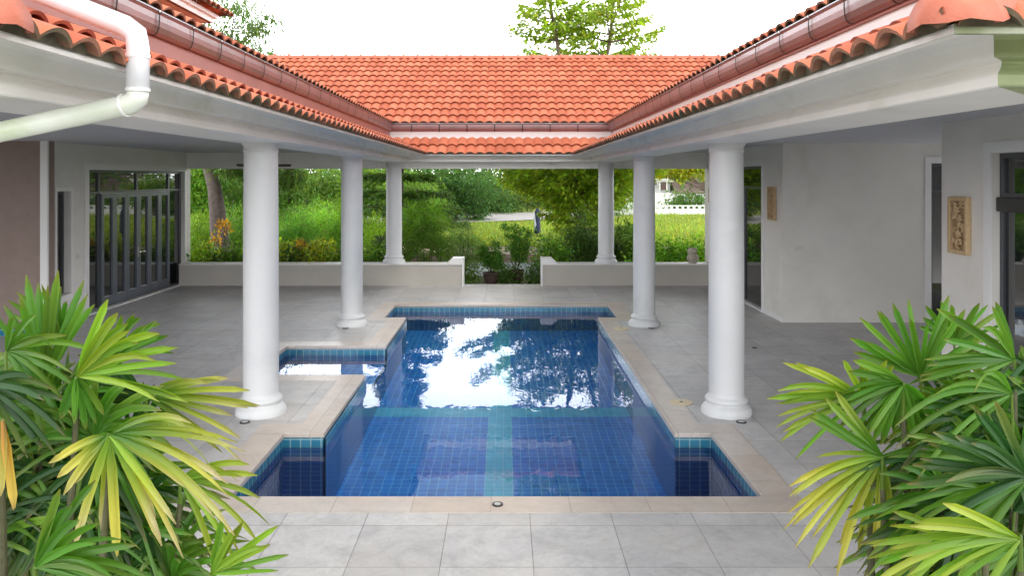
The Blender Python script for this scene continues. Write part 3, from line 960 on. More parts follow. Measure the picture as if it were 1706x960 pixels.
# stone owl-like figurine on the right low wall
fx = (1154 - CX) / F * 18.2
ow = empty('stone_figurine', (fx, 18.22, .507)); tag(ow, 'weathered squat stone figurine on the low wall by the veranda end', 'figurine')
b = MB().lathe((0, 0, 0), [(.085, 0), (.10, .02), (.105, .06), (.118, .12), (.115, .17), (.095, .205), (.085, .215), (.10, .235), (.115, .27), (.112, .305), (.085, .335), (.04, .348), (.012, .35)], 20).build('body', M['stone'], ow, smooth=True)
mb = MB()
for s in (-1, 1):
    mb.tube([(s * .06, 0, .30), (s * .085, 0, .345), (s * .09, 0, .372)], [.03, .02, .006], 8)
    mb.lathe((s * .04, -.105, .265), [(.004, -.024), (.022, -.014), (.026, 0), (.022, .014), (.004, .024)], 10)
    mb.tube([(s * .09, -.05, .19), (s * .122, -.03, .12), (s * .10, -.03, .04)], [.02, .034, .015], 8)
mb.tube([(0, -.10, .255), (0, -.13, .235), (0, -.118, .21)], [.014, .012, .004], 8)
mb.build('face_and_wings', M['stone'], ow, smooth=True)

# blue tiled ledge at the foot of the brown wall
o = MB().box(-12.2, -7.45, 12.30, 12.68, 0, .10)
led = o.build('tiled_ledge', M['pool_band'], bevel=.004); tag(led, 'low blue tiled ledge at the foot of the brown wall', 'ledge')
for p in led.data.polygons:
    for li in p.loop_indices:
        v = led.data.vertices[led.data.loops[li].vertex_index].co
        led.data.uv_layers[0].data[li].uv = (v.x, v.y + v.z)

# ------------------------------------------------------------------ garden ground
GZ = -.32
gr = MB()
gr.face([(-400, 18.3, GZ), (400, 18.3, GZ), (400, 900, GZ - .0), (-400, 900, GZ)])
gr.face([(-400, -300, GZ), (PX0 - .8, -300, GZ), (PX0 - .8, 18.3, GZ), (-400, 18.3, GZ)])
gr.face([(PX1 + 1, -300, GZ), (400, -300, GZ), (400, 18.3, GZ), (PX1 + 1, 18.3, GZ)])
gr.face([(PX0 - .8, -300, GZ), (PX1 + 1, -300, GZ), (PX1 + 1, PY0, GZ), (PX0 - .8, PY0, GZ)])
o = gr.build('ground', M['ground']); tag(o, kind='structure')
for z, y0, y1 in ((-.11, 18.3, 18.75), (-.215, 18.75, 19.1)):
    o = MB().box(-.99, .85, y0, y1, GZ - .05, z).build('step', M['patio']); tag(o, kind='structure')
o = MB().box(-12, -7.85, 18.3, 18.7, GZ, 3.09).build('wall', M['white']); part(o)
# driveway, retaining kerb, dry verge, lawn, road
def sheet(name, pts, mat, z=None):
    mb = MB(); mb.face([(p[0], p[1], p[2] if len(p) > 2 else z) for p in pts]); o = mb.build(name, mat); tag(o, kind='structure'); return o
drive_m = plain('driveway_concrete', (.36, .42, .42), .8, .1, 1.5, .3, 20)
sheet('driveway', [(-9, 22.6), (9, 22.0), (9, 25.6), (-9, 26.2)], drive_m, GZ + .006)
kb = MB(); kb.face([(-9, 26.2, GZ - .05), (9, 25.6, GZ - .05), (9, 25.6, -.06), (-9, 26.2, -.06)])
kb.face([(-9, 26.2, -.06), (9, 25.6, -.06), (9, 26.0, -.06), (-9, 26.6, -.06)]); kb.face([(-9, 26.6, -.06), (9, 26.0, -.06), (9, 26.0, -.3), (-9, 26.6, -.3)])
o = kb.build('retaining_kerb', M['retaining']); tag(o, 'low earthy retaining kerb along the far side of the driveway', 'kerb')
cp = MB().box(-9, 9, 25.98, 26.16, -.058, -.01).build('kerb_top', M['kerb'], o)
cp.rotation_euler = (0, 0, -math.atan(.6 / 18)); cp.location = (0, 0, 0)
cp.location = (-.0, 0, 0)

# rising lawn: height grows to the far road
def lawn_z(x, y): return -.12 + max(0, (y - 30)) * .012 + .05 * math.sin(x * .35) * math.sin(y * .2)
mb = MB()
nx, ny = 60, 40
for i in range(nx):
    for j in range(ny):
        x0, x1 = -22 + 50 * i / nx, -22 + 50 * (i + 1) / nx
        y0, y1 = 26.45 + 34 * j / ny, 26.45 + 34 * (j + 1) / ny
        mb.face([(x, y, lawn_z(x, y)) for x, y in ((x0, y0), (x1, y0), (x1, y1), (x0, y1))])
o = mb.build('lawn', M['grass'], smooth=True); weld(o); tag(o, kind='structure')
mb = MB()
for i in range(30):
    x0, x1 = -8 + 18 * i / 30, -8 + 18 * (i + 1) / 30
    f0 = 1.1 + .5 * math.sin(x0 * 1.3) + .3 * math.sin(x0 * 3.1); f1 = 1.1 + .5 * math.sin(x1 * 1.3) + .3 * math.sin(x1 * 3.1)
    for k in range(4):
        ya0, ya1 = 26.5 + (2.6 + f0) * k / 4, 26.5 + (2.6 + f0) * (k + 1) / 4
        yb0, yb1 = 26.5 + (2.6 + f1) * k / 4, 26.5 + (2.6 + f1) * (k + 1) / 4
        mb.face([(x0, ya0, lawn_z(x0, ya0) + .012), (x1, yb0, lawn_z(x1, yb0) + .012), (x1, yb1, lawn_z(x1, yb1) + .012), (x0, ya1, lawn_z(x0, ya1) + .012)])
o = mb.build('dry_verge', M['dry'], smooth=True); tag(o, kind='structure')
mb = MB()
for k in range(24):
    t0, t1 = k / 24, (k + 1) / 24
    def rp(t): 
        x = -9 + 16 * t; y = 39.0 + 8.0 * t; return x, y
    (xa, ya), (xb, yb) = rp(t0), rp(t1)
    mb.face([(xa, ya, lawn_z(xa, ya) + .05), (xb, yb, lawn_z(xb, yb) + .05), (xb, yb + 6, lawn_z(xb, yb + 6) + .16), (xa, ya + 6, lawn_z(xa, ya + 6) + .16)])
o = mb.build('road', M['road'], smooth=True); tag(o, kind='structure')

# ------------------------------------------------------------------ foliage engine
FB = 1.4
def lin(c): return np.array(c, dtype=np.float64)

def leaves_mesh(name, P, D, N, L, W, C, mat, parent=None, loc=None):
    """P positions, D leaf direction, N leaf normal, L lengths, W widths, C colours"""
    n = len(P)
    D = D / (np.linalg.norm(D, axis=1, keepdims=True) + 1e-9)
    S = np.cross(D, N); S /= (np.linalg.norm(S, axis=1, keepdims=True) + 1e-9)
    N = np.cross(S, D)
    L = L[:, None]; W = W[:, None]
    v = np.empty((n, 5, 3))
    v[:, 0] = P
    v[:, 1] = P + D * L * .45 + S * W * .5 + N * W * .15
    v[:, 2] = P + D * L * .45 - S * W * .5 + N * W * .15
    v[:, 3] = P + D * L - N * L * .12
    v[:, 4] = P + D * L * .45
    if loc is not None: v = v - np.array(loc)
    idx = np.arange(n)[:, None] * 5
    tri = np.array([[0, 4, 1], [1, 4, 3], [0, 2, 4], [4, 2, 3]])
    f = (idx[:, :, None] + tri[None]).reshape(-1, 3)
    me = bpy.data.meshes.new(name)
    me.vertices.add(n * 5); me.vertices.foreach_set('co', v.ravel())
    me.loops.add(f.size); me.loops.foreach_set('vertex_index', f.ravel().astype(np.int32))
    me.polygons.add(len(f)); me.polygons.foreach_set('loop_start', np.arange(0, f.size, 3, dtype=np.int32))
    me.polygons.foreach_set('loop_total', np.full(len(f), 3, dtype=np.int32))
    me.update(calc_edges=True)
    ca = me.color_attributes.new('Col', 'FLOAT_COLOR', 'POINT')
    cc = np.ones((n, 5, 4), dtype=np.float32); cc[:, :, :3] = np.clip(C, 0, 1)[:, None, :]
    ca.data.foreach_set('color', cc.ravel())
    me.materials.append(mat)
    o = bpy.data.objects.new(name, me); COL.objects.link(o)
    if parent: o.parent = parent
    return o


def blob_points(blobs, n, shell=.5):
    """blobs: (cx,cy,cz, rx,ry,rz). twig centres, denser towards the shell, in uneven clusters"""
    vol = np.array([b[3] * b[4] * b[5] for b in blobs]) ** .75
    k = rng.choice(len(blobs), n, p=vol / vol.sum())
    B = np.array(blobs)[k]
    u = rng.normal(size=(n, 3)); u /= np.linalg.norm(u, axis=1, keepdims=True)
    r = rng.random(n) ** shell * (.85 + .3 * rng.random(n))
    P = B[:, :3] + u * r[:, None] * B[:, 3:6]
    return P, u


def foliage(name, blobs, n, size, col, parent=None, aspect=.4, droop=.3, twig=8, spread=None, var=.28, hue=.12, shell=.5, loc=None, up=0.0, clump=.35, mat=None):
    nt = max(1, n // twig)
    P, U = blob_points(blobs, nt, shell)
    cl = rng.normal(0, clump, nt)                     # twig-to-twig leaf age
    spread = spread or size * 1.6
    P = np.repeat(P, twig, 0) + rng.normal(0, spread, (nt * twig, 3)) * np.array([1, 1, .7])
    D = np.repeat(U, twig, 0) * .8 + rng.normal(0, .7, (nt * twig, 3)); D[:, 2] += up - droop
    N = rng.normal(0, .45, (nt * twig, 3)) + np.array([0, 0, 1.0])
    m = len(P)
    L = size * (.6 + .8 * rng.random(m)); W = L * aspect * (.8 + .4 * rng.random(m))
    base = lin(col) * FB
    br = np.exp(rng.normal(0, var, m) * .6 + np.repeat(cl, twig) * .6)
    C = base[None] * br[:, None]
    h = rng.normal(0, hue, m) + np.repeat(rng.normal(0, hue, nt), twig)
    C[:, 0] *= np.exp(h); C[:, 2] *= np.exp(-h * .5)
    return leaves_mesh(name, P, D, N, L, W, C, mat or M['leaf'], parent, loc)


def to_local(root, o):
    o.parent = root
    o.matrix_parent_inverse = Matrix.Translation(-Vector(root.location))
    return o


def bent(a, b, k=5, j=.12):
    a, b = Vector(a), Vector(b)
    L = (b - a).length
    return [a.lerp(b, i / k) + (Vector((random.uniform(-j, j), random.uniform(-j, j), random.uniform(-j, j) * .5)) * L * .3 if 0 < i < k else Vector()) for i in range(k + 1)]


def tree(name, base, trunk, r0, blobs, n, size, col, label, cat='tree', bark='bark', group=None, **kw):
    root = empty(name, base); tag(root, label, cat, group)
    mb = MB()
    k = len(trunk)
    mb.tube(trunk, [r0 * (1.15 if i == 0 else 1) * (1 - .75 * i / (k - 1)) for i in range(k)], 12)
    for b in blobs:
        c = Vector(b[:3])
        # limb from nearest trunk point
        i = k - 2 if c.z < 3.3 and base[2] > -.35 and name == 'leaning_tree' else min(range(1, k), key=lambda q: (Vector(trunk[q]) - c).length + abs(Vector(trunk[q]).z - c.z) * .3 + (2 if Vector(trunk[q]).z > c.z else 0))
        p = Vector(trunk[i])
        rr = r0 * (1 - .75 * i / (k - 1)) * .5
        mb.tube(bent(p, c, 5), [rr, rr * .8, rr * .6, rr * .45, rr * .3, rr * .12], 7)
        for _ in range(3):
            e = c + Vector((random.uniform(-1, 1) * b[3], random.uniform(-1, 1) * b[4], random.uniform(-.6, .8) * b[5])) * .8
            mb.tube(bent(p.lerp(c, .65), e, 4), [rr * .4, rr * .3, rr * .2, rr * .14, rr * .06], 5)
    to_local(root, mb.build('trunk', M[bark], smooth=True, recalc=False))
    to_local(root, foliage('crown', blobs, n, size, col, **kw))
    return root


def tiered(name, base, leaders, levels, col, label, leaf=.09, dens=130, cat='tree', droop=.12, az=None, aspect=.45, bark='bark', ends=.0, thick=.10, r0=.16):
    """leader stems with flat sprays of foliage on near horizontal branches. leaders: list of point lists.
    levels: (leader, t 0..1, length, count)"""
    root = empty(name, base); tag(root, label, cat)
    mb = MB(); PP, DD = [], []
    for L in leaders:
        k = len(L)
        mb.tube(L, [r0 * (1 - .85 * i / (k - 1)) + .01 for i in range(k)], 10)
    for (li, tt, ln, cnt) in levels:
        L = [Vector(p) for p in leaders[li]]
        f = tt * (len(L) - 1); i = min(int(f), len(L) - 2); p = L[i].lerp(L[i + 1], f - i)
        a0 = random.random() * 6.28
        for q in range(cnt):
            a = a0 + q * 2 * PI / cnt + random.uniform(-.35, .35)
            if az: a = random.uniform(*az)
            ll = ln * random.uniform(.65, 1.15)
            dv = Vector((math.cos(a), math.sin(a), 0))
            pts = []
            for s in range(7):
                u = s / 6
                z = .22 * ll * math.sin(u * 1.7) * .6 - droop * ll * u * u + ends * ll * u ** 3
                pts.append(p + dv * (ll * u) + Vector((0, 0, z)))
            mb.tube(pts, [.035 * (1 - .85 * s / 6) * min(1, ll / 1.5) + .003 for s in range(7)], 5, cap=False)
            nn = int(dens * ll)
            us = .18 + .82 * rng.random(nn) ** .75
            side = np.array((-dv.y, dv.x, 0))
            wid = (.30 * ll ** .6) * (1.0 - .75 * us) + .08
            pa = np.array([list(x) for x in pts]); fi = us * 6; ii = np.minimum(fi.astype(int), 5); fr = (fi - ii)[:, None]
            base_p = pa[ii] * (1 - fr) + pa[ii + 1] * fr
            off = rng.normal(0, 1, nn) * wid
            P = base_p + side * off[:, None] + np.array((0, 0, 1)) * (rng.normal(0, thick, nn) - np.abs(off) * .22)[:, None]
            PP.append(P); DD.append(np.array(dv)[None] * .8 + side * np.sign(off)[:, None] * .7 + rng.normal(0, .35, (nn, 3)) + np.array((0, 0, -.25)))
    P = np.concatenate(PP); D = np.concatenate(DD); m = len(P)
    N = rng.normal(0, .35, (m, 3)) + np.array([0, 0, 1.0])
    L_ = leaf * (.6 + .9 * rng.random(m)); W_ = L_ * aspect
    C = lin(col)[None] * FB * np.exp(rng.normal(0, .3, m))[:, None]
    h = rng.normal(0, .14, m); C[:, 0] *= np.exp(h)
    to_local(root, mb.build('trunk', M[bark], smooth=True, recalc=False))
    to_local(root, leaves_mesh('crown', P, D, N, L_, W_, C, M['leaf']))
    return root

G1, G2, G3, G4 = (.10, .20, .022), (.055, .12, .025), (.19, .27, .022), (.13, .24, .03)

# the tall feathery tree right of the gap: two leaders above the ridge, tiers below
c0 = at(965, 440, 27.5); bx = c0.x
La = [(bx, 27.5, GZ), (bx - .1, 27.5, 2), (bx - .35, 27.4, 5), (bx - .8, 27.3, 7.3), (bx - 1.0, 27.3, 8.4), (bx - 1.25, 27.3, 9.6)]
Lb = [(bx, 27.5, GZ), (bx + .15, 27.5, 2), (bx + .5, 27.6, 5), (bx + 1.1, 27.6, 7.3), (bx + 1.2, 27.6, 8.6), (bx + 1.15, 27.6, 10.0)]
lv = []
for z_, ln, cn in ((.55, .9, 4), (.9, 1.2, 5), (1.25, 1.6, 5), (1.6, 2.6, 7), (1.95, 3.4, 8), (2.3, 3.9, 8)): lv += [(0, .2 * (z_ + .32) / 2.32, ln, cn), (1, .2 * (z_ + .32) / 2.32 + .01, ln * .9, cn - 2)]
for z_, ln, cn in ((2.7, 3.6, 7), (3.2, 3.4, 5), (3.8, 3.0, 4), (4.5, 2.6, 4)): lv += [(0, .2 + .2 * (z_ - 2) / 3, ln, cn), (1, .2 + .2 * (z_ - 2) / 3, ln * .95, cn - 1)]
lv += [(0, .47, 2.2, 4), (1, .49, 2.4, 4), (0, .54, 1.9, 4), (1, .55, 2.1, 4)]
for li in (0, 1):
    for tt, ln, cn in ((.60, 1.7, 4), (.64, 1.3, 3), (.69, 1.5, 3), (.74, 1.0, 4), (.79, 1.0, 3), (.84, .7, 3), (.89, .7, 3), (.94, .45, 3), (.985, .3, 3)):
        lv += [(li, tt, ln * (1.3 if li else 1.1), cn)]
tiered('feathery_tree', (bx, 27.5, GZ), [La, Lb], lv, (.185, .265, .024), 'tall yellow green feathery tree with two tops rising over the far roof ridge', leaf=.17, dens=140, droop=.03, ends=.20, thick=.06, r0=.12)

# norfolk-like conifer left of the gap
nx_ = at(668, 300, 31).x
lead = [(nx_, 31, GZ), (nx_, 31, 1.5), (nx_ + .05, 31, 3.5), (nx_, 31, 5.4), (nx_, 31, 6.9)]
lv = [(0, .12 + .085 * k, 2.6 * (1 - .75 * (k / 10)), 6) for k in range(11)]
tiered('layered_pine', (nx_, 31, GZ), [lead], lv, (.055, .11, .025), 'dark conifer with open sloping branch tiers behind the far left column', leaf=.20, dens=380, droop=.22, aspect=.24, ends=.12, thick=.05, r0=.11)

# big leaning tree behind the left doors
tx = at(366, 400, 24.5)
trunk = [at(372, 452, 24.5), at(366, 400, 24.5), at(362, 350, 24.5), at(357, 310, 24.6), at(348, 283, 24.8), at(345, 230, 25), at(360, 160, 25.2), at(380, 90, 25.4)]
trunk[0].z = GZ
bl = []
for (px, py, Y, r) in ((472, 292, 23.6, .50), (497, 290, 23.8, .42), (465, 308, 23.6, .32), (445, 290, 24.8, .7), (395, 278, 24.6, .5), (378, 280, 24.0, .35)):
    p = at(px, py, Y); bl.append((p.x, p.y, p.z, r * 1.2, r * 1.2, r * .65))
bl_hi = []
for (px, py, Y, rx, rz_) in ((300, 150, 25, 1.6, .9), (360, 60, 25.5, 1.2, .8), (408, 80, 26, .55, .3), (395, 10, 25.5, .7, .35), (428, 45, 25.5, .5, .22), (455, 92, 26, .5, .14), (250, 200, 25, 1.6, 1.0), (330, 220, 25, 1.6, .7), (425, 210, 24.8, 1.1, .7), (450, 28, 26, .22, .2)):
    p = at(px, py, Y); bl_hi.append((p.x, p.y, p.z, rx, 1.3, rz_))
root = tree('leaning_tree', trunk[0], trunk, .31, bl * 2 + bl_hi, 14500, .21, (.075, .14, .03), 'big tree with leaning grey brown trunk behind the low wall, left of the nearest column', bark='bark_pale', aspect=.22, droop=.7, twig=10, spread=.14, shell=.6)


def shrub(name, px0, px1, py_top, Y, col, n, size, label, cat='shrub', depth=1.0, z0=GZ, group=None, stems=6, lobes=5, **kw):
    a, b = at(px0, py_top, Y), at(px1, py_top, Y)
    w = abs(b.x - a.x); top = a.z; h = top - z0
    cx = (a.x + b.x) / 2
    root = empty(name, (cx, Y, z0)); tag(root, label, cat, group)
    bl = []
    rr = random.Random(int(px0 * 7 + Y))
    for k in range(lobes):
        u = (k + .5) / lobes - .5
        hh = h * rr.uniform(.72, 1.0) * (1 - .5 * abs(u) ** 1.5)
        bl.append((cx + u * w * .8, Y + rr.uniform(-.3, .3) * depth, z0 + hh * .58, w / lobes * .85 + .12, depth * .55, hh * .42))
    for k in range(lobes // 2 + 1):
        bl.append((cx + rr.uniform(-.35, .35) * w, Y - depth * .2, z0 + h * .28, w * .25, depth * .5, h * .28))
    mb = MB()
    for k in range(stems):
        q = bl[k % len(bl)]
        mb.tube(bent((cx + rr.uniform(-.2, .2) * w, Y, z0), (q[0], q[1], q[2] + q[5] * .4), 4, .2), [.022, .018, .014, .01, .004], 5)
    to_local(root, mb.build('stems', M['stem'], recalc=False))
    to_local(root, foliage('foliage', bl, n, size, col, **kw))
    return root


# planted strip just behind the low walls (left): separate bushes
rb = random.Random(3)
px = 300
kinds = [('bright green bush', (.14, .24, .02)), ('mid green bush', (.09, .18, .02)), ('dark leaved bush', (.045, .09, .02)), ('yellowish bush', (.22, .27, .02))]
places = [(322, 356, 398, 'bright leafy bush behind the low wall at the foot of the door jamb', 0), (352, 392, 404, 'dark bush below the leaning trunk', 2), (384, 420, 392, 'green bush right of the leaning trunk', 1),
          (446, 482, 384, 'yellow green bush just right of the nearest left column', 3), (476, 516, 402, 'dark bush with coppery tips behind the low wall', 2), (508, 552, 388, 'lime green bush behind the low wall between the left columns', 3),
          (548, 584, 408, 'green bush just left of the second left column', 1), (604, 640, 396, 'narrow green bush between second and far left columns', 1)]
for (a, b, top, lab, k) in places:
    shrub('border_bush', a, b, top, 19.4 + rb.uniform(-.2, .2), kinds[k][1], 2600, .11, lab, depth=.8, aspect=.45, group='bushes in the border behind the left low wall', twig=7, up=.3, clump=.5)
# filler ground cover along the border
bl = [(x, 19.25, GZ + .25, .5, .45, .42) for x in np.arange(-7.6, -1.3, .45)] + [(x, 19.3, GZ + .25, .5, .45, .42) for x in np.arange(1.3, 4.9, .45)]
o = foliage('ground_cover', bl, 15000, .07, (.05, .10, .02), aspect=.5, droop=-.1); tag(o, kind='stuff')
# right hedge
for k, (a, b, top, lab) in enumerate(((1060, 1098, 392, 'dark hedge bush behind the second right column'), (1092, 1130, 388, 'round hedge bush left of the stone figurine'), (1126, 1160, 392, 'hedge bush directly behind the stone figurine'), (1152, 1188, 386, 'hedge bush against the veranda end wall at right'))):
    shrub('hedge_bush', a, b, top, 20.2, (.12, .26, .022), 3000, .105, lab, depth=1.0, aspect=.5, group='hedge bushes behind the right low wall', twig=7, clump=.5)

# croton with yellow leaves in front of the trunk
def croton(px, py, Y, s, label):
    p = at(px, py, Y)
    root = empty('croton', (p.x, Y, GZ)); tag(root, label, 'shrub')
    mb = MB(); mb.tube(bent((p.x + .05, Y, GZ), p, 4, .1), [.02, .016, .013, .01, .006], 6)
    to_local(root, mb.build('stems', M['stem'], recalc=False))
    n = 90
    P = np.array(p)[None] + rng.normal(0, s * .35, (n, 3)); D = P - np.array(p) + rng.normal(0, s * .2, (n, 3)) + np.array((0, 0, s * .3)); N = rng.normal(0, 1, (n, 3))
    C = np.where(rng.random((n, 1)) < .55, np.array([[.62, .36, .03]]), np.array([[.36, .20, .05]])) * np.exp(rng.normal(0, .2, (n, 1)))
    to_local(root, leaves_mesh('foliage', P, D, N, s * (.4 + .35 * rng.random(n)), s * .26 * np.ones(n), C, M['leaf']))
croton(374, 378, 20.6, .20, 'croton with golden yellow leaves in front of the leaning trunk')
croton(358, 402, 20.2, .17, 'small orange tinged croton low beside the leaning trunk')
croton(500, 408, 19.3, .14, 'small reddish tipped croton between the two left columns')

# feathery masses of bamboo-like shrubs
for (a, b, top, Y, col, n, lab, nm) in (
        (318, 352, 340, 25.8, (.15, .26, .02), 5200, 'rounded lime green shrub left of the leaning trunk', 'feathery_shrub'),
        (384, 412, 320, 26.5, (.10, .21, .025), 3500, 'tall green shrub squeezed between leaning trunk and nearest column', 'feathery_shrub'),
        (455, 515, 330, 26.5, (.11, .25, .035), 8500, 'dense feathery bamboo clump right of the nearest left column', 'bamboo_clump'),
        (500, 560, 322, 28.5, (.18, .34, .05), 8000, 'lighter feathery bamboo clump in the middle of the left opening', 'bamboo_clump'),
        (545, 606, 318, 27.0, (.15, .29, .035), 8000, 'feathery bamboo clump beside the second left column', 'bamboo_clump'),
        (600, 650, 345, 26.0, (.19, .31, .03), 5200, 'yellow green feathery clump between second and far left columns', 'bamboo_clump')):
    shrub(nm, a, b, top, Y, col, n, .17, lab, depth=1.6, aspect=.11, droop=.15, twig=12, spread=.16, group='feathery bamboo-like shrubs beyond the border', stems=12, lobes=6, clump=.45)

# fan palms (clumping) beside the far left column
def fan_leaf(mb, hub, ax_r, ax_u, R_, a0, a1, n, col, droop=.35, wid=.04, tipcol=None, segs=6, rr=random, yel=0.0, tip_dry=0.0, fold=.28, ripple=True):
    """palmate leaf: n ribbed fingers spread from angle a0 to a1 in the plane (ax_r, ax_u)"""
    nrm = ax_r.cross(ax_u).normalized()
    n = int(round(n * 1.6))
    for k in range(n):
        a = R(a0 + (a1 - a0) * (k / max(1, n - 1)) + rr.uniform(-3.5, 3.5))
        d = (ax_r * math.cos(a) + ax_u * math.sin(a))
        d = (d + nrm * rr.uniform(-.24, .24)).normalized()
        Lk = R_ * 1.06 * rr.uniform(.84, 1.08) * (.86 + .14 * math.sin(PI * k / max(1, n - 1)))
        s = d.cross(nrm).normalized()
        w = wid * .60 * rr.uniform(.85, 1.15)
        dr = droop * rr.uniform(.5, 1.7) + rr.choice([0, 0, 0, .18])
        br = math.exp(rr.gauss(0, .16))
        c = [x * br for x in col]; c[0] *= math.exp(rr.gauss(-.05, .12))
        y = min(1, max(0, yel + rr.uniform(-.35, .3))) if yel > 0 else max(0, rr.uniform(-.5, .16))
        td = tip_dry * rr.random()
        rows = []
        tw = rr.uniform(-.5, .5)
        for i in range(segs + 1):
            u = i / segs
            p = hub + d * (Lk * u) + Vector((0, 0, -1)) * (dr * Lk * u ** 2.3)
            ww = w * (.30 + 2.3 * u if u < .28 else 1.0 - .12 * (u - .28)) * .5 * (1 if u < .82 else max(.16, 1 - ((u - .82) / .18) ** 2 * .84))
            nr_ = (nrm * math.cos(tw * u) + s * math.sin(tw * u)); ss = (s * math.cos(tw * u) - nrm * math.sin(tw * u))
            gy = max(0, min(1, (u - .12) * 1.7)) * y
            cc = [c[q] * (1 - gy) + (.60, .56, .09)[q] * gy for q in range(3)]
            dry = td * max(0, (u - .62) / .38) * 1.4; dry = min(1, dry)
            cc = [cc[q] * (1 - dry) + (.66, .56, .42)[q] * dry for q in range(3)]
            if u > .88: cc = [cc[0] * .5 + .12, cc[1] * .5 + .07, cc[2] * .5 + .02]
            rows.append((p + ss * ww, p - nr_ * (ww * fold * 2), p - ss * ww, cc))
        b = len(mb.v)
        for (l_, m_, r_, cc) in rows:
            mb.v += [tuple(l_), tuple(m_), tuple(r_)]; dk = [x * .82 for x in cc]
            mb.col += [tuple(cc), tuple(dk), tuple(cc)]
        for i in range(segs):
            o_ = b + i * 3
            mb.f += [(o_, o_ + 1, o_ + 4, o_ + 3), (o_ + 1, o_ + 2, o_ + 5, o_ + 4)]
            mb.uv += [[(0, 0)] * 4, [(0, 0)] * 4]


def palm_clump(name, base, label, hubs, stem_at, mat, cat='palm', col=(.11, .25, .025), hero=()):
    """hubs: dict list with hub, radius, a0, a1, tilt"""
    root = empty(name, base); tag(root, label, cat)
    sm = MB()
    for s in stem_at:
        sm.tube(s, [.012] * (len(s) - 1) + [.008], 8)
    to_local(root, sm.build('stems', M['stem'], recalc=False))
    for hb in hubs:
        mb = MB()
        rr = random.Random(hb.get('seed', 1))
        ur = Vector((1, hb.get('yr', 0), 0)).normalized()
        uu = Vector((0, hb.get('yu', -.25), 1)).normalized()
        fan_leaf(mb, Vector(hb['hub']), ur, uu, hb['R'], hb['a0'], hb['a1'], hb.get('n', 10), hb.get('col', col), hb.get('droop', .3), hb.get('w', .04), rr=rr, yel=hb.get('yel', 0), tip_dry=hb.get('dry', 0), segs=hb.get('segs', 7))
        # petiole
        s = min(stem_at, key=lambda st: min((Vector(p) - Vector(hb['hub'])).length for p in st) )
        q = min(s, key=lambda p: (Vector(p) - Vector(hb['hub']) + Vector((0, 0, .22))).length)
        m_ = (Vector(q) + Vector(hb['hub'])) / 2 + Vector((0, 0, .05))
        mb.tube([q, m_, hb['hub']], [.007, .005, .004], 6, col=(.12, .20, .03))
        to_local(root, mb.build('frond', mat, recalc=False))
    return root


def rand_palm(px0, px1, py_top, py_bot, Y, n, R_, label, col, seed):
    rr = random.Random(seed)
    base = Vector(((px0 + px1) / 2, 0, 0)); bx_ = ((px0 + px1) / 2 - CX) / F * Y
    hubs, stems = [], []
    for k in range(7):
        x = bx_ + rr.uniform(-.35, .35); top = H - (py_top + 20 - CY) / F * Y - rr.uniform(0, .5)
        stems.append([(x, Y + rr.uniform(-.2, .2), GZ), (x + rr.uniform(-.1, .1), Y + rr.uniform(-.2, .2), (top + GZ) / 2), (x + rr.uniform(-.2, .2), Y, top)])
    for k in range(n):
        u = rr.random()
        p = at(rr.uniform(px0 + 14, px1 - 14), py_top + 18 + (py_bot - py_top - 20) * u, Y + rr.uniform(-.5, .5))
        side = (p.x - bx_) / max(.3, (px1 - px0) / F * Y / 2)
        mid = 90 - side * 60 + rr.uniform(-25, 25)
        hubs.append(dict(hub=p, R=R_ * rr.uniform(.8, 1.2), a0=mid - 85, a1=mid + 85, n=9, droop=rr.uniform(.2, .6), w=.05, seed=rr.randrange(9999), yu=rr.uniform(-.9, .3), yr=rr.uniform(-.5, .5),
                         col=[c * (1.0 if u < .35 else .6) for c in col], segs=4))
    return palm_clump('fan_palm', (bx_, Y, GZ), label, hubs, stems, M['palm'])
rand_palm(668, 748, 330, 440, 20.6, 46, .50, 'bushy fan palm just right of the far left column', (.16, .33, .035), 5)
rand_palm(610, 652, 372, 442, 20.3, 12, .40, 'small grey leaved fan palm peeping out left of the far left column', (.09, .13, .07), 6)
rand_palm(1040, 1072, 370, 440, 20.8, 14, .45, 'fan palm between the far and second right columns', (.12, .25, .03), 9)

# airy narrow-leaved shrub right of the palm, and others round the gap
shrub('oleander_shrub', 735, 802, 338, 22.0, (.11, .19, .06), 3800, .12, 'airy grey green narrow leaved shrub left of the gap', depth=1.1, aspect=.15, droop=-.3, twig=8, spread=.12, stems=12, clump=.3, shell=.8)
shrub('round_shrub', 895, 950, 372, 21.2, (.11, .23, .03), 4600, .085, 'round bright green shrub just right of the gap', depth=1.1, aspect=.45, clump=.5)
shrub('dark_shrub', 940, 1000, 345, 21.8, (.045, .095, .02), 7500, .14, 'tall dark long leaved shrub against the far right column', depth=1.4, aspect=.16, droop=.3, twig=10, spread=.12)
shrub('dark_shrub', 1012, 1062, 352, 22.2, (.05, .11, .025), 5200, .16, 'dark long leaved shrub between the two right columns', depth=1.2, aspect=.16, droop=.1, twig=10, spread=.12)

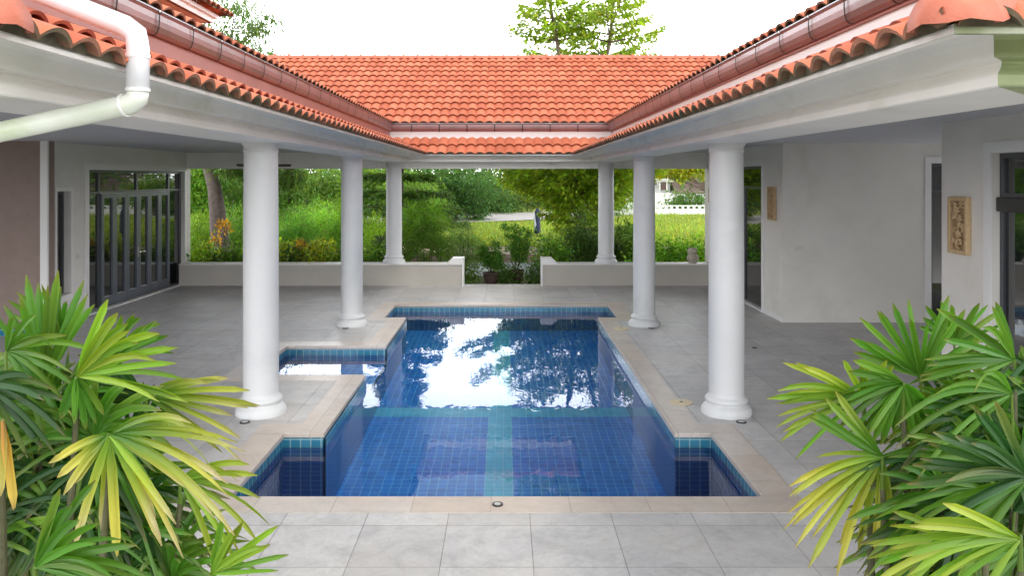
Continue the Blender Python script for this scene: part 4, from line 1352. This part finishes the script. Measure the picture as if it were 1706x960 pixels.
# potted shrubs in the gap
def potted(px, top, Y, w, label, seed):
    x = (px - CX) / F * Y
    root = empty('potted_shrub', (x, Y, GZ)); tag(root, label, 'potted plant', 'potted shrubs in the gap of the low wall')
    pot = MB().lathe((x, Y, GZ), [(.12, 0), (.17, .10), (.20, .24), (.205, .30), (.225, .31), (.225, .345), (.19, .345), (.185, .31)], 24)
    to_local(root, pot.build('pot', M['pot'], smooth=True))
    to_local(root, MB().lathe((x, Y, GZ + .29), [(.18, 0), (.16, .02)], 16).build('soil', M['soil']))
    ztop = H - (top - CY) / F * Y
    rr = random.Random(seed); mb = MB(); bl = []
    for k in range(7):
        e = Vector((x + rr.uniform(-w, w), Y + rr.uniform(-.2, .2), GZ + .35 + (ztop - GZ - .35) * rr.uniform(.45, 1)))
        mb.tube(bent((x, Y, GZ + .3), e, 4, .2), [.012, .010, .008, .006, .003], 5)
        for s in (.55, .8, 1.0):
            q = Vector((x, Y, GZ + .3)).lerp(e, s); bl.append((q.x, q.y, q.z, .085, .085, .10))
    to_local(root, mb.build('stems', M['stem'], recalc=False))
    to_local(root, foliage('foliage', bl, 2600, .085, (.085, .19, .028), aspect=.42, twig=6, spread=.05, droop=.1, clump=.4))
shrub('gap_shrub', 832, 852, 436, 20.6, (.07, .15, .025), 1200, .08, 'small low shrub between the two potted shrubs', depth=.4, stems=4)
potted(818, 405, 20.4, .30, 'potted bushy shrub on the left side of the gap', 1)
potted(860, 368, 20.9, .34, 'taller potted shrub standing right of its neighbour in the gap', 2)
shrub('gap_shrub', 880, 915, 428, 20.0, (.05, .11, .02), 1500, .08, 'low dark shrub at the right end of the gap', depth=.5, stems=4)
shrub('gap_shrub', 760, 790, 432, 20.2, (.08, .15, .02), 1200, .08, 'low green shrub at the left end of the gap', depth=.5, stems=4)

# bigger trees beyond
def back_tree(px, py, Y, rx, rz_, col, n, label, size=.24, nm='garden_tree', trunk_to=None, asp=.3, **kw):
    p = at(px, py, Y); zt = p.z
    zt0 = lawn_z(p.x, Y) if Y < 60 else GZ
    trunk = [(p.x, Y, zt0 - .1), (p.x + .1, Y, zt0 + (zt - zt0) * .4), (p.x, Y, zt)]
    rr = random.Random(int(px))
    bl = [(p.x + rr.uniform(-.6, .6) * rx, Y + rr.uniform(-.5, .5) * rx * .6, zt + rr.uniform(-.7, .45) * rz_, rx * rr.uniform(.35, .55), rx * .45, rz_ * rr.uniform(.35, .55)) for _ in range(9)]
    return tree(nm, (p.x, Y, zt0), trunk, .14, bl, n, size, col, label, aspect=asp, twig=10, spread=size * .9, **kw)
back_tree(700, 330, 35, 1.9, 1.5, (.12, .22, .035), 9000, 'weeping bright green tree behind the fan palm', .26, asp=.12, droop=.9)
back_tree(758, 318, 44, 2.2, 1.9, (.04, .10, .022), 8000, 'dark green tree beyond the lawn left of the road')
back_tree(800, 310, 50, 2.4, 1.9, (.06, .13, .03), 7000, 'dark green tree at the far end of the road, second from the left')
back_tree(838, 322, 54, 2.0, 1.5, (.12, .21, .05), 6000, 'pale green roadside tree in the middle distance')
back_tree(640, 300, 40, 2.4, 2.3, (.09, .17, .02), 8000, 'green tree far behind the gap between the left columns')
back_tree(570, 308, 42, 2.4, 1.7, (.11, .19, .04), 7000, 'pale green tree behind the bamboo clumps')
back_tree(480, 310, 44, 2.6, 1.9, (.08, .17, .025), 7000, 'green tree behind the left bamboo clump')
back_tree(408, 312, 42, 2.2, 1.9, (.06, .13, .02), 6000, 'dark green tree far behind the leaning trunk')
back_tree(335, 310, 40, 2.0, 2.0, (.11, .22, .025), 6500, 'bright green tree far left behind the door jamb')
back_tree(1010, 325, 48, 2.2, 1.5, (.10, .18, .03), 5000, 'green tree far behind the far right column')
p = at(1128, 288, 33)
tb = at(1215, 300, 33)
bl = [(p.x + u, 33 + rb.uniform(-.4, .4), p.z + rb.uniform(-.2, .25) + .1, .5, .5, .18) for u in (-1.0, -.6, -.2, .2, .6, 1.0, 1.4, 1.9, 2.3)]
tree('garden_tree', (tb.x, 33, -.1), [(tb.x, 33, -.2), (tb.x - .05, 33, 1.6), (tb.x - .1, 33, 2.9)], .1, bl, 4200, .18, (.26, .28, .02), 'yellow green tree whose low branches hang over the far house', aspect=.35, twig=10, spread=.12)
# bushes by the fence of the far house
shrub('fence_shrub', 1124, 1143, 316, 53.4, (.07, .14, .03), 1300, .28, 'green shrub in front of the far house, nearer its left windows', depth=1, aspect=.3)
shrub('fence_shrub', 1150, 1160, 321, 53.4, (.06, .12, .03), 900, .28, 'green shrub in front of the dark window of the far house', depth=1, aspect=.3)
# roadside hedge as a continuous mass, distant wood
bl = [(x, 47.0 + (x + 9) * .4, 1.0, 1.2, .8, .75) for x in np.arange(-12, 4.2, .9)]
o = foliage('roadside_hedge', bl, 12000, .2, (.07, .12, .03), aspect=.35, spread=.2); tag(o, 'long dark clipped hedge along the far side of the road', 'hedge')
bl = [(x, 66 + 6 * math.sin(x * .3), 2.2, 3.2, 2.5, 2.9 + .7 * math.sin(x * .7)) for x in np.arange(-42, 46, 2.6)]
o = foliage('distant_wood', bl, 60000, .46, (.065, .13, .03), aspect=.45, spread=.4, clump=.6); tag(o, kind='stuff')

# tall grass tufts on the lawn
n = 26000
xg = rng.uniform(-6, 14, n); yg = 29.5 + 20 * rng.random(n) ** 1.3
keep = (yg < 38.6 + (xg + 9) * .5) | ((xg > 7) & (yg < 49)); xg, yg = xg[keep], yg[keep]; n = len(xg)
P = np.stack([xg, yg, np.array([lawn_z(a, b) for a, b in zip(xg, yg)]) - .02], 1)
PH = .5 + .5 * np.sin(xg * .7 + 1) * np.cos(yg * .5)
D = rng.normal(0, .35, (n, 3)) + np.array((0, 0, 1.0)); N = rng.normal(0, 1, (n, 3))
patch = np.sin(xg * .9) * np.sin(yg * .55)
C = lin((.27, .36, .06))[None] * np.exp(rng.normal(0, .22, n) + patch * .12)[:, None]; C[:, 0] *= np.exp(rng.normal(0, .2, n))
o = leaves_mesh('grass', P, D, N, .08 + (.10 + .22 * PH) * rng.random(n), .03 + .02 * rng.random(n), C, M['leaf']); tag(o, kind='stuff')

# dark blue cloth hung on a post on the lawn, white post
Y = 34.0; p = at(895, 377, Y)
cl = empty('cloth_post', (p.x, Y, lawn_z(p.x, Y))); tag(cl, 'dark blue cloth with a pale streak wrapped round a post on the lawn', 'draped post')
MB().tube([(0, 0, 0), (0, 0, 1.3)], .03, 8).build('post', M['wood_dark'], cl)
MB().lathe((0, 0, .12), [(.10, 0), (.15, .08), (.145, .3), (.12, .55), (.13, .75), (.10, .98), (.05, 1.08), (.03, 1.12)], 14).build('cloth', M['blue_cloth'], cl, smooth=True)
MB().tube([(-.125, -.09, 1.02), (-.12, -.10, .75), (-.09, -.12, .52), (-.13, -.08, .26)], [.02, .04, .045, .02], 8).build('cloth_lining', M['pale_cloth'], cl, smooth=True)
Y = 43; p = at(922, 362, Y)
wp = empty('marker_post', (p.x, Y, lawn_z(p.x, Y))); tag(wp, 'short white post on the lawn right of the blue cloth', 'post')
MB().lathe((0, 0, 0), [(.12, 0), (.12, .62), (.09, .70), (.14, .72), (.14, .78), (.03, .84)], 12).build('shaft', M['white_trim'], wp)

# far white fence wall and house
Yh = 50.0
a, b = at(930, 345, Yh), at(1300, 345, Yh)
fw = empty('boundary_wall', (a.x, Yh, 0)); tag(fw, 'long white boundary wall beyond the lawn in front of the far house', 'boundary wall')
inv = Matrix.Translation((-a.x, -Yh, 0))
def chf(o, r=fw, iv=inv): o.parent = r; o.matrix_parent_inverse = iv
chf(MB().box(a.x, b.x, Yh, Yh + .2, -.3, .50).build('wall_face', M['white_trim']))
mb = MB(); x = a.x
while x < b.x:
    mb.box(x, x + .16, Yh + .03, Yh + .17, .50, .66); x += .36
mb.box(a.x, b.x, Yh + .02, Yh + .18, .66, .73)
chf(mb.build('coping_rail', M['white_trim']))
hx0, hx1, hy = at(1040, 300, 58).x, at(1215, 300, 58).x, 58.0
fh = empty('far_house', (hx0, hy, 0)); tag(fh, 'white house with brown ribbed roof beyond the boundary wall, seen between right columns', 'house')
iv = Matrix.Translation((-hx0, -hy, 0))
zat = lambda py: H - (py - CY) / F * hy
chf(MB().box(hx0, hx1, hy, hy + 6, -.3, zat(321)).build('wall', M['white_trim']), fh, iv)
xs1 = at(1122, 0, hy).x
mb = MB()
for k in range(8):       # ribbed roof courses
    z0 = zat(321) + k * .17; z1 = z0 + .15; y0 = hy - .5 + k * .28
    mb.box(xs1, hx1 + .3, y0, y0 + .34, z0, z1)
chf(mb.build('roof', M['old_roof']), fh, iv)
mb = MB().box(hx0 - 2, xs1 - .05, hy - .2, hy + 5, zat(303), zat(300)).box(hx0 - 2, xs1 - .05, hy + .9, hy + 5.2, zat(322), zat(303))
mb.box(hx0 - 2, xs1, hy - .5, hy + 4, zat(300), zat(297.5))
chf(mb.build('balcony_block', M['white_trim']), fh, iv)
for (pa, pb, pc, pd, nm) in ((1099, 1109, 303, 317, 'doorway'), (1161, 1170, 325, 344, 'window'), (1128, 1140, 326, 342, 'window'), (1088, 1094, 303.5, 307, 'window')):
    q0, q1 = at(pa, 0, hy).x, at(pb, 0, hy).x
    yf = hy - .02 if pc > 320 else hy - .24
    w_ = MB().box(q0, q1, yf, yf + .015, zat(pd), zat(pc)).build(nm, M['glass'] if nm == 'window' else M['wood_dark']); chf(w_, fh, iv)
    fr = MB().box(q0 - .07, q0, yf - .03, yf + .015, zat(pd), zat(pc)).box(q1, q1 + .07, yf - .03, yf + .015, zat(pd), zat(pc)).build('window_frame', M['white_trim'], w_)

# ------------------------------------------------------------------ foreground lady palms
def mkhub(px, py, Y, Rpx, a0, a1, **kw):
    p = at(px, py, Y); d = dict(hub=p, R=Rpx / F * Y, a0=a0, a1=a1); d.update(kw); return d
GN, GL, GD = (.085, .215, .018), (.17, .31, .022), (.030, .095, .018)
left = [
    mkhub(72, 640, 2.62, 185, 62, 118, n=9, col=GN, w=.048, droop=.02, yu=-.1, seed=11),
    mkhub(128, 628, 2.45, 185, -5, 66, n=9, col=GL, w=.042, droop=.16, yu=-.35, seed=12),
    mkhub(126, 630, 2.44, 82, 245, 300, n=3, col=GN, w=.045, droop=.15, yu=-.35, seed=13),
    mkhub(243, 660, 2.75, 165, -30, 30, n=7, col=GN, w=.04, droop=.12, yel=.42, dry=.4, seed=14),
    mkhub(240, 662, 2.85, 130, 120, 190, n=6, col=GD, w=.04, droop=.15, seed=15),
    mkhub(183, 725, 2.30, 215, -24, 38, n=7, col=GN, w=.040, droop=.40, yel=.62, dry=.9, seed=16),
    mkhub(183, 725, 2.30, 190, -112, -28, n=7, col=GL, w=.046, droop=.10, yel=.85, dry=.8, seed=17),
    mkhub(181, 724, 2.31, 110, 195, 235, n=3, col=GN, w=.04, droop=.05, yel=.85, dry=.3, seed=18),
    mkhub(58, 946, 2.05, 200, -8, 72, n=9, col=GN, w=.040, droop=.15, seed=19),
    mkhub(352, 958, 2.5, 128, 8, 78, n=5, col=GL, w=.036, droop=.05, seed=20),
    mkhub(300, 800, 2.62, 130, -60, 40, n=7, col=GL, w=.036, droop=.3, yel=.45, seed=21),
    mkhub(10, 585, 2.5, 130, -60, 70, n=7, col=GN, w=.04, droop=.3, seed=22),
    mkhub(-30, 640, 2.4, 120, -80, 40, n=7, col=GD, w=.045, droop=.3, seed=23),
    mkhub(4, 700, 2.2, 165, -96, -84, n=2, col=(.42, .22, .06), w=.05, droop=0, dry=.5, yel=.4, seed=24),
    mkhub(20, 670, 2.6, 90, -60, -20, n=4, col=GL, w=.04, droop=.4, yel=.4, dry=.7, seed=25),
    mkhub(215, 750, 2.95, 150, 40, 150, n=8, col=GD, w=.04, droop=.1, seed=26),
    mkhub(100, 560, 2.9, 100, 60, 150, n=6, col=GN, w=.04, droop=.05, seed=27),
    mkhub(185, 600, 2.8, 120, 20, 80, n=6, col=GN, w=.038, droop=.1, seed=28),
]
rr = random.Random(21)
for k in range(125):
    u = rr.random() ** .75
    px_, py_ = rr.uniform(-60, 60 + 250 * (.25 + .75 * u)), 640 + 330 * u
    Y = rr.uniform(2.5, 3.05)
    md = rr.choice([rr.uniform(-50, 60), rr.uniform(60, 130), rr.uniform(130, 230), rr.uniform(230, 300)])
    left.append(mkhub(px_, py_, Y, rr.uniform(125, 190), md - 70, md + 70, n=rr.choice([7, 8, 9]), col=rr.choice([GD, GN, GN]), w=.040, droop=rr.uniform(.1, .5), yu=rr.uniform(-.6, .2), yr=rr.uniform(-.4, .4), seed=100 + k, dry=.2))
stL = []
for (px_, py_, Y) in ((72, 640, 2.62), (128, 640, 2.5), (243, 670, 2.75), (183, 735, 2.35), (58, 950, 2.1), (352, 955, 2.5), (10, 600, 2.5), (215, 760, 2.95), (300, 800, 2.62), (-20, 700, 2.4), (110, 800, 2.7)):
    t_ = at(px_, py_, Y); t_.z -= .08
    b_ = Vector((t_.x * .75 - .36, t_.y * .8 + .42, -.03))
    stL.append([b_, b_.lerp(t_, .35) + Vector((.01, .02, 0)), b_.lerp(t_, .6), b_.lerp(t_, .8) + Vector((-.01, 0, 0)), t_])
palm_clump('lady_palm', (-1.5, 2.45, 0), 'leafy lady palm at bottom left with yellowed and bleached fingers among the green', left, stL, M['palm'])

right = [
    mkhub(1534, 628, 2.75, 135, 25, 160, n=11, col=GN, w=.040, droop=.03, yu=-.1, seed=31),
    mkhub(1505, 640, 2.60, 120, 150, 235, n=6, col=GN, w=.042, droop=.15, seed=32),
    mkhub(1506, 640, 2.58, 100, 235, 320, n=5, col=GN, w=.045, droop=.1, seed=33),
    mkhub(1436, 664, 2.68, 145, 142, 212, n=9, col=GL, w=.036, droop=.10, yel=.18, seed=34),
    mkhub(1440, 662, 2.70, 80, 60, 120, n=4, col=GL, w=.035, droop=.02, yel=.1, seed=35),
    mkhub(1470, 762, 2.55, 170, 176, 282, n=11, col=GL, w=.038, droop=.22, yel=.72, dry=.15, seed=36),
    mkhub(1470, 762, 2.54, 150, 125, 160, n=3, col=GN, w=.038, droop=.0, yel=.3, seed=37),
    mkhub(1470, 760, 2.56, 140, -40, 20, n=4, col=GN, w=.04, droop=.15, seed=38),
    mkhub(1712, 795, 2.1, 200, 118, 196, n=9, col=GD, w=.042, droop=.05, seed=39),
    mkhub(1712, 800, 2.15, 190, 190, 240, n=5, col=GN, w=.042, droop=.15, seed=40),
    mkhub(1690, 600, 2.5, 150, 110, 220, n=8, col=GN, w=.04, droop=.1, seed=41),
    mkhub(1620, 700, 2.65, 150, 110, 250, n=9, col=GN, w=.044, droop=.25, seed=42),
    mkhub(1640, 815, 2.4, 170, 160, 230, n=7, col=GN, w=.044, droop=.2, seed=43),
    mkhub(1600, 900, 2.3, 150, 150, 215, n=7, col=GL, w=.040, droop=.12, yel=.25, seed=44),
    mkhub(1700, 900, 1.95, 210, 150, 225, n=8, col=GL, w=.040, droop=.15, yel=.1, seed=45),
    mkhub(1580, 800, 2.6, 110, 150, 260, n=7, col=GN, w=.04, droop=.3, seed=46),
    mkhub(1590, 575, 2.9, 90, 20, 150, n=7, col=GN, w=.038, droop=.05, seed=47),
]
for k in range(125):
    u = rr.random() ** .75
    px_, py_ = rr.uniform(1750 - 230 * (.35 + .65 * u) - 20, 1780), 640 + 330 * u
    Y = rr.uniform(2.45, 3.0)
    md = rr.choice([rr.uniform(120, 230), rr.uniform(60, 130), rr.uniform(-40, 60), rr.uniform(220, 290)])
    right.append(mkhub(px_, py_, Y, rr.uniform(125, 185), md - 70, md + 70, n=rr.choice([7, 8, 9]), col=rr.choice([GD, GD, GN]), w=.042, droop=rr.uniform(.1, .5), yu=rr.uniform(-.6, .2), yr=rr.uniform(-.4, .4), seed=200 + k, dry=.1))
stR = []
for (px_, py_, Y) in ((1534, 640, 2.75), (1505, 655, 2.6), (1440, 675, 2.7), (1470, 775, 2.55), (1712, 800, 2.1), (1690, 610, 2.5), (1620, 710, 2.65), (1640, 820, 2.4), (1600, 900, 2.3), (1590, 600, 2.9), (1700, 900, 2.0)):
    t_ = at(px_, py_, Y); t_.z -= .08
    b_ = Vector((t_.x * .7 + .38, t_.y * .8 + .42, -.03))
    stR.append([b_, b_.lerp(t_, .35) + Vector((-.01, .02, 0)), b_.lerp(t_, .6), b_.lerp(t_, .8) + Vector((.01, 0, 0)), t_])
palm_clump('lady_palm', (1.45, 2.45, 0), 'leafy green lady palm at bottom right with one yellow drooping frond', right, stR, M['palm'])

# ------------------------------------------------------------------ sky, sun, camera
w = bpy.data.worlds.new('World'); SC.world = w; w.use_nodes = True
nt = w.node_tree; nt.nodes.clear()
sky = nt.nodes.new('ShaderNodeTexSky'); sky.sky_type = 'NISHITA'; sky.sun_disc = False
EL, AZ = 58, 152          # sun height; compass bearing measured clockwise from +Y
sky.sun_elevation = R(EL); sky.sun_rotation = R(AZ); sky.dust_density = 4; sky.air_density = 1.2
hs = nt.nodes.new('ShaderNodeHueSaturation'); hs.inputs['Saturation'].default_value = .12; hs.inputs['Value'].default_value = 1
mixn = nt.nodes.new('ShaderNodeMixRGB'); mixn.inputs[0].default_value = .82
mixn.inputs[2].default_value = (11.2, 11.3, 11.7, 1)       # even cloud deck
bg = nt.nodes.new('ShaderNodeBackground'); bg.inputs[1].default_value = .12
wo = nt.nodes.new('ShaderNodeOutputWorld')
nt.links.new(sky.outputs[0], hs.inputs['Color']); nt.links.new(hs.outputs[0], mixn.inputs[1])
geo = nt.nodes.new('ShaderNodeTexCoord'); sep = nt.nodes.new('ShaderNodeSeparateXYZ')
nt.links.new(geo.outputs['Generated'], sep.inputs[0])
cr = nt.nodes.new('ShaderNodeMapRange'); cr.interpolation_type = 'SMOOTHSTEP'
cr.inputs['From Min'].default_value = .25; cr.inputs['From Max'].default_value = .37
cr.inputs['To Min'].default_value = 4.4; cr.inputs['To Max'].default_value = .85      # low sky boosted to whiten pool reflections and push side light under the roofs
nt.links.new(sep.outputs[2], cr.inputs['Value'])
vm = nt.nodes.new('ShaderNodeVectorMath'); vm.operation = 'SCALE'
nt.links.new(mixn.outputs[0], vm.inputs[0]); nt.links.new(cr.outputs[0], vm.inputs['Scale'])
nt.links.new(vm.outputs[0], bg.inputs[0]); nt.links.new(bg.outputs[0], wo.inputs[0])
sun = bpy.data.lights.new('sun', 'SUN'); sun.energy = 1.2; sun.angle = R(12); sun.color = (1, .95, .86)
so = bpy.data.objects.new('sun', sun); COL.objects.link(so)
el, az = R(EL), R(AZ)
sd = Vector((math.sin(az) * math.cos(el), math.cos(az) * math.cos(el), math.sin(el)))
so.rotation_euler = sd.to_track_quat('Z', 'Y').to_euler(); so.location = sd * 30

cam = bpy.data.cameras.new('camera'); co = bpy.data.objects.new('camera', cam); COL.objects.link(co)
co.location = (0, 0, H); co.rotation_euler = (R(90), 0, 0)
cam.sensor_width = 36; cam.lens = 36 * F / 1706
cam.shift_x = (853 - CX) / 1706; cam.shift_y = -(480 - CY) / 1706
cam.clip_end = 2000; cam.clip_start = .05
SC.camera = co
SC.view_settings.view_transform = 'Standard'; SC.view_settings.look = 'None'
SC.view_settings.exposure = .15; SC.view_settings.gamma = 1
SC.cycles.max_bounces = 14; SC.cycles.diffuse_bounces = 6; SC.cycles.transmission_bounces = 8; SC.cycles.glossy_bounces = 5
SC.cycles.caustics_refractive = True; SC.cycles.caustics_reflective = False
SC.cycles.use_denoising = True
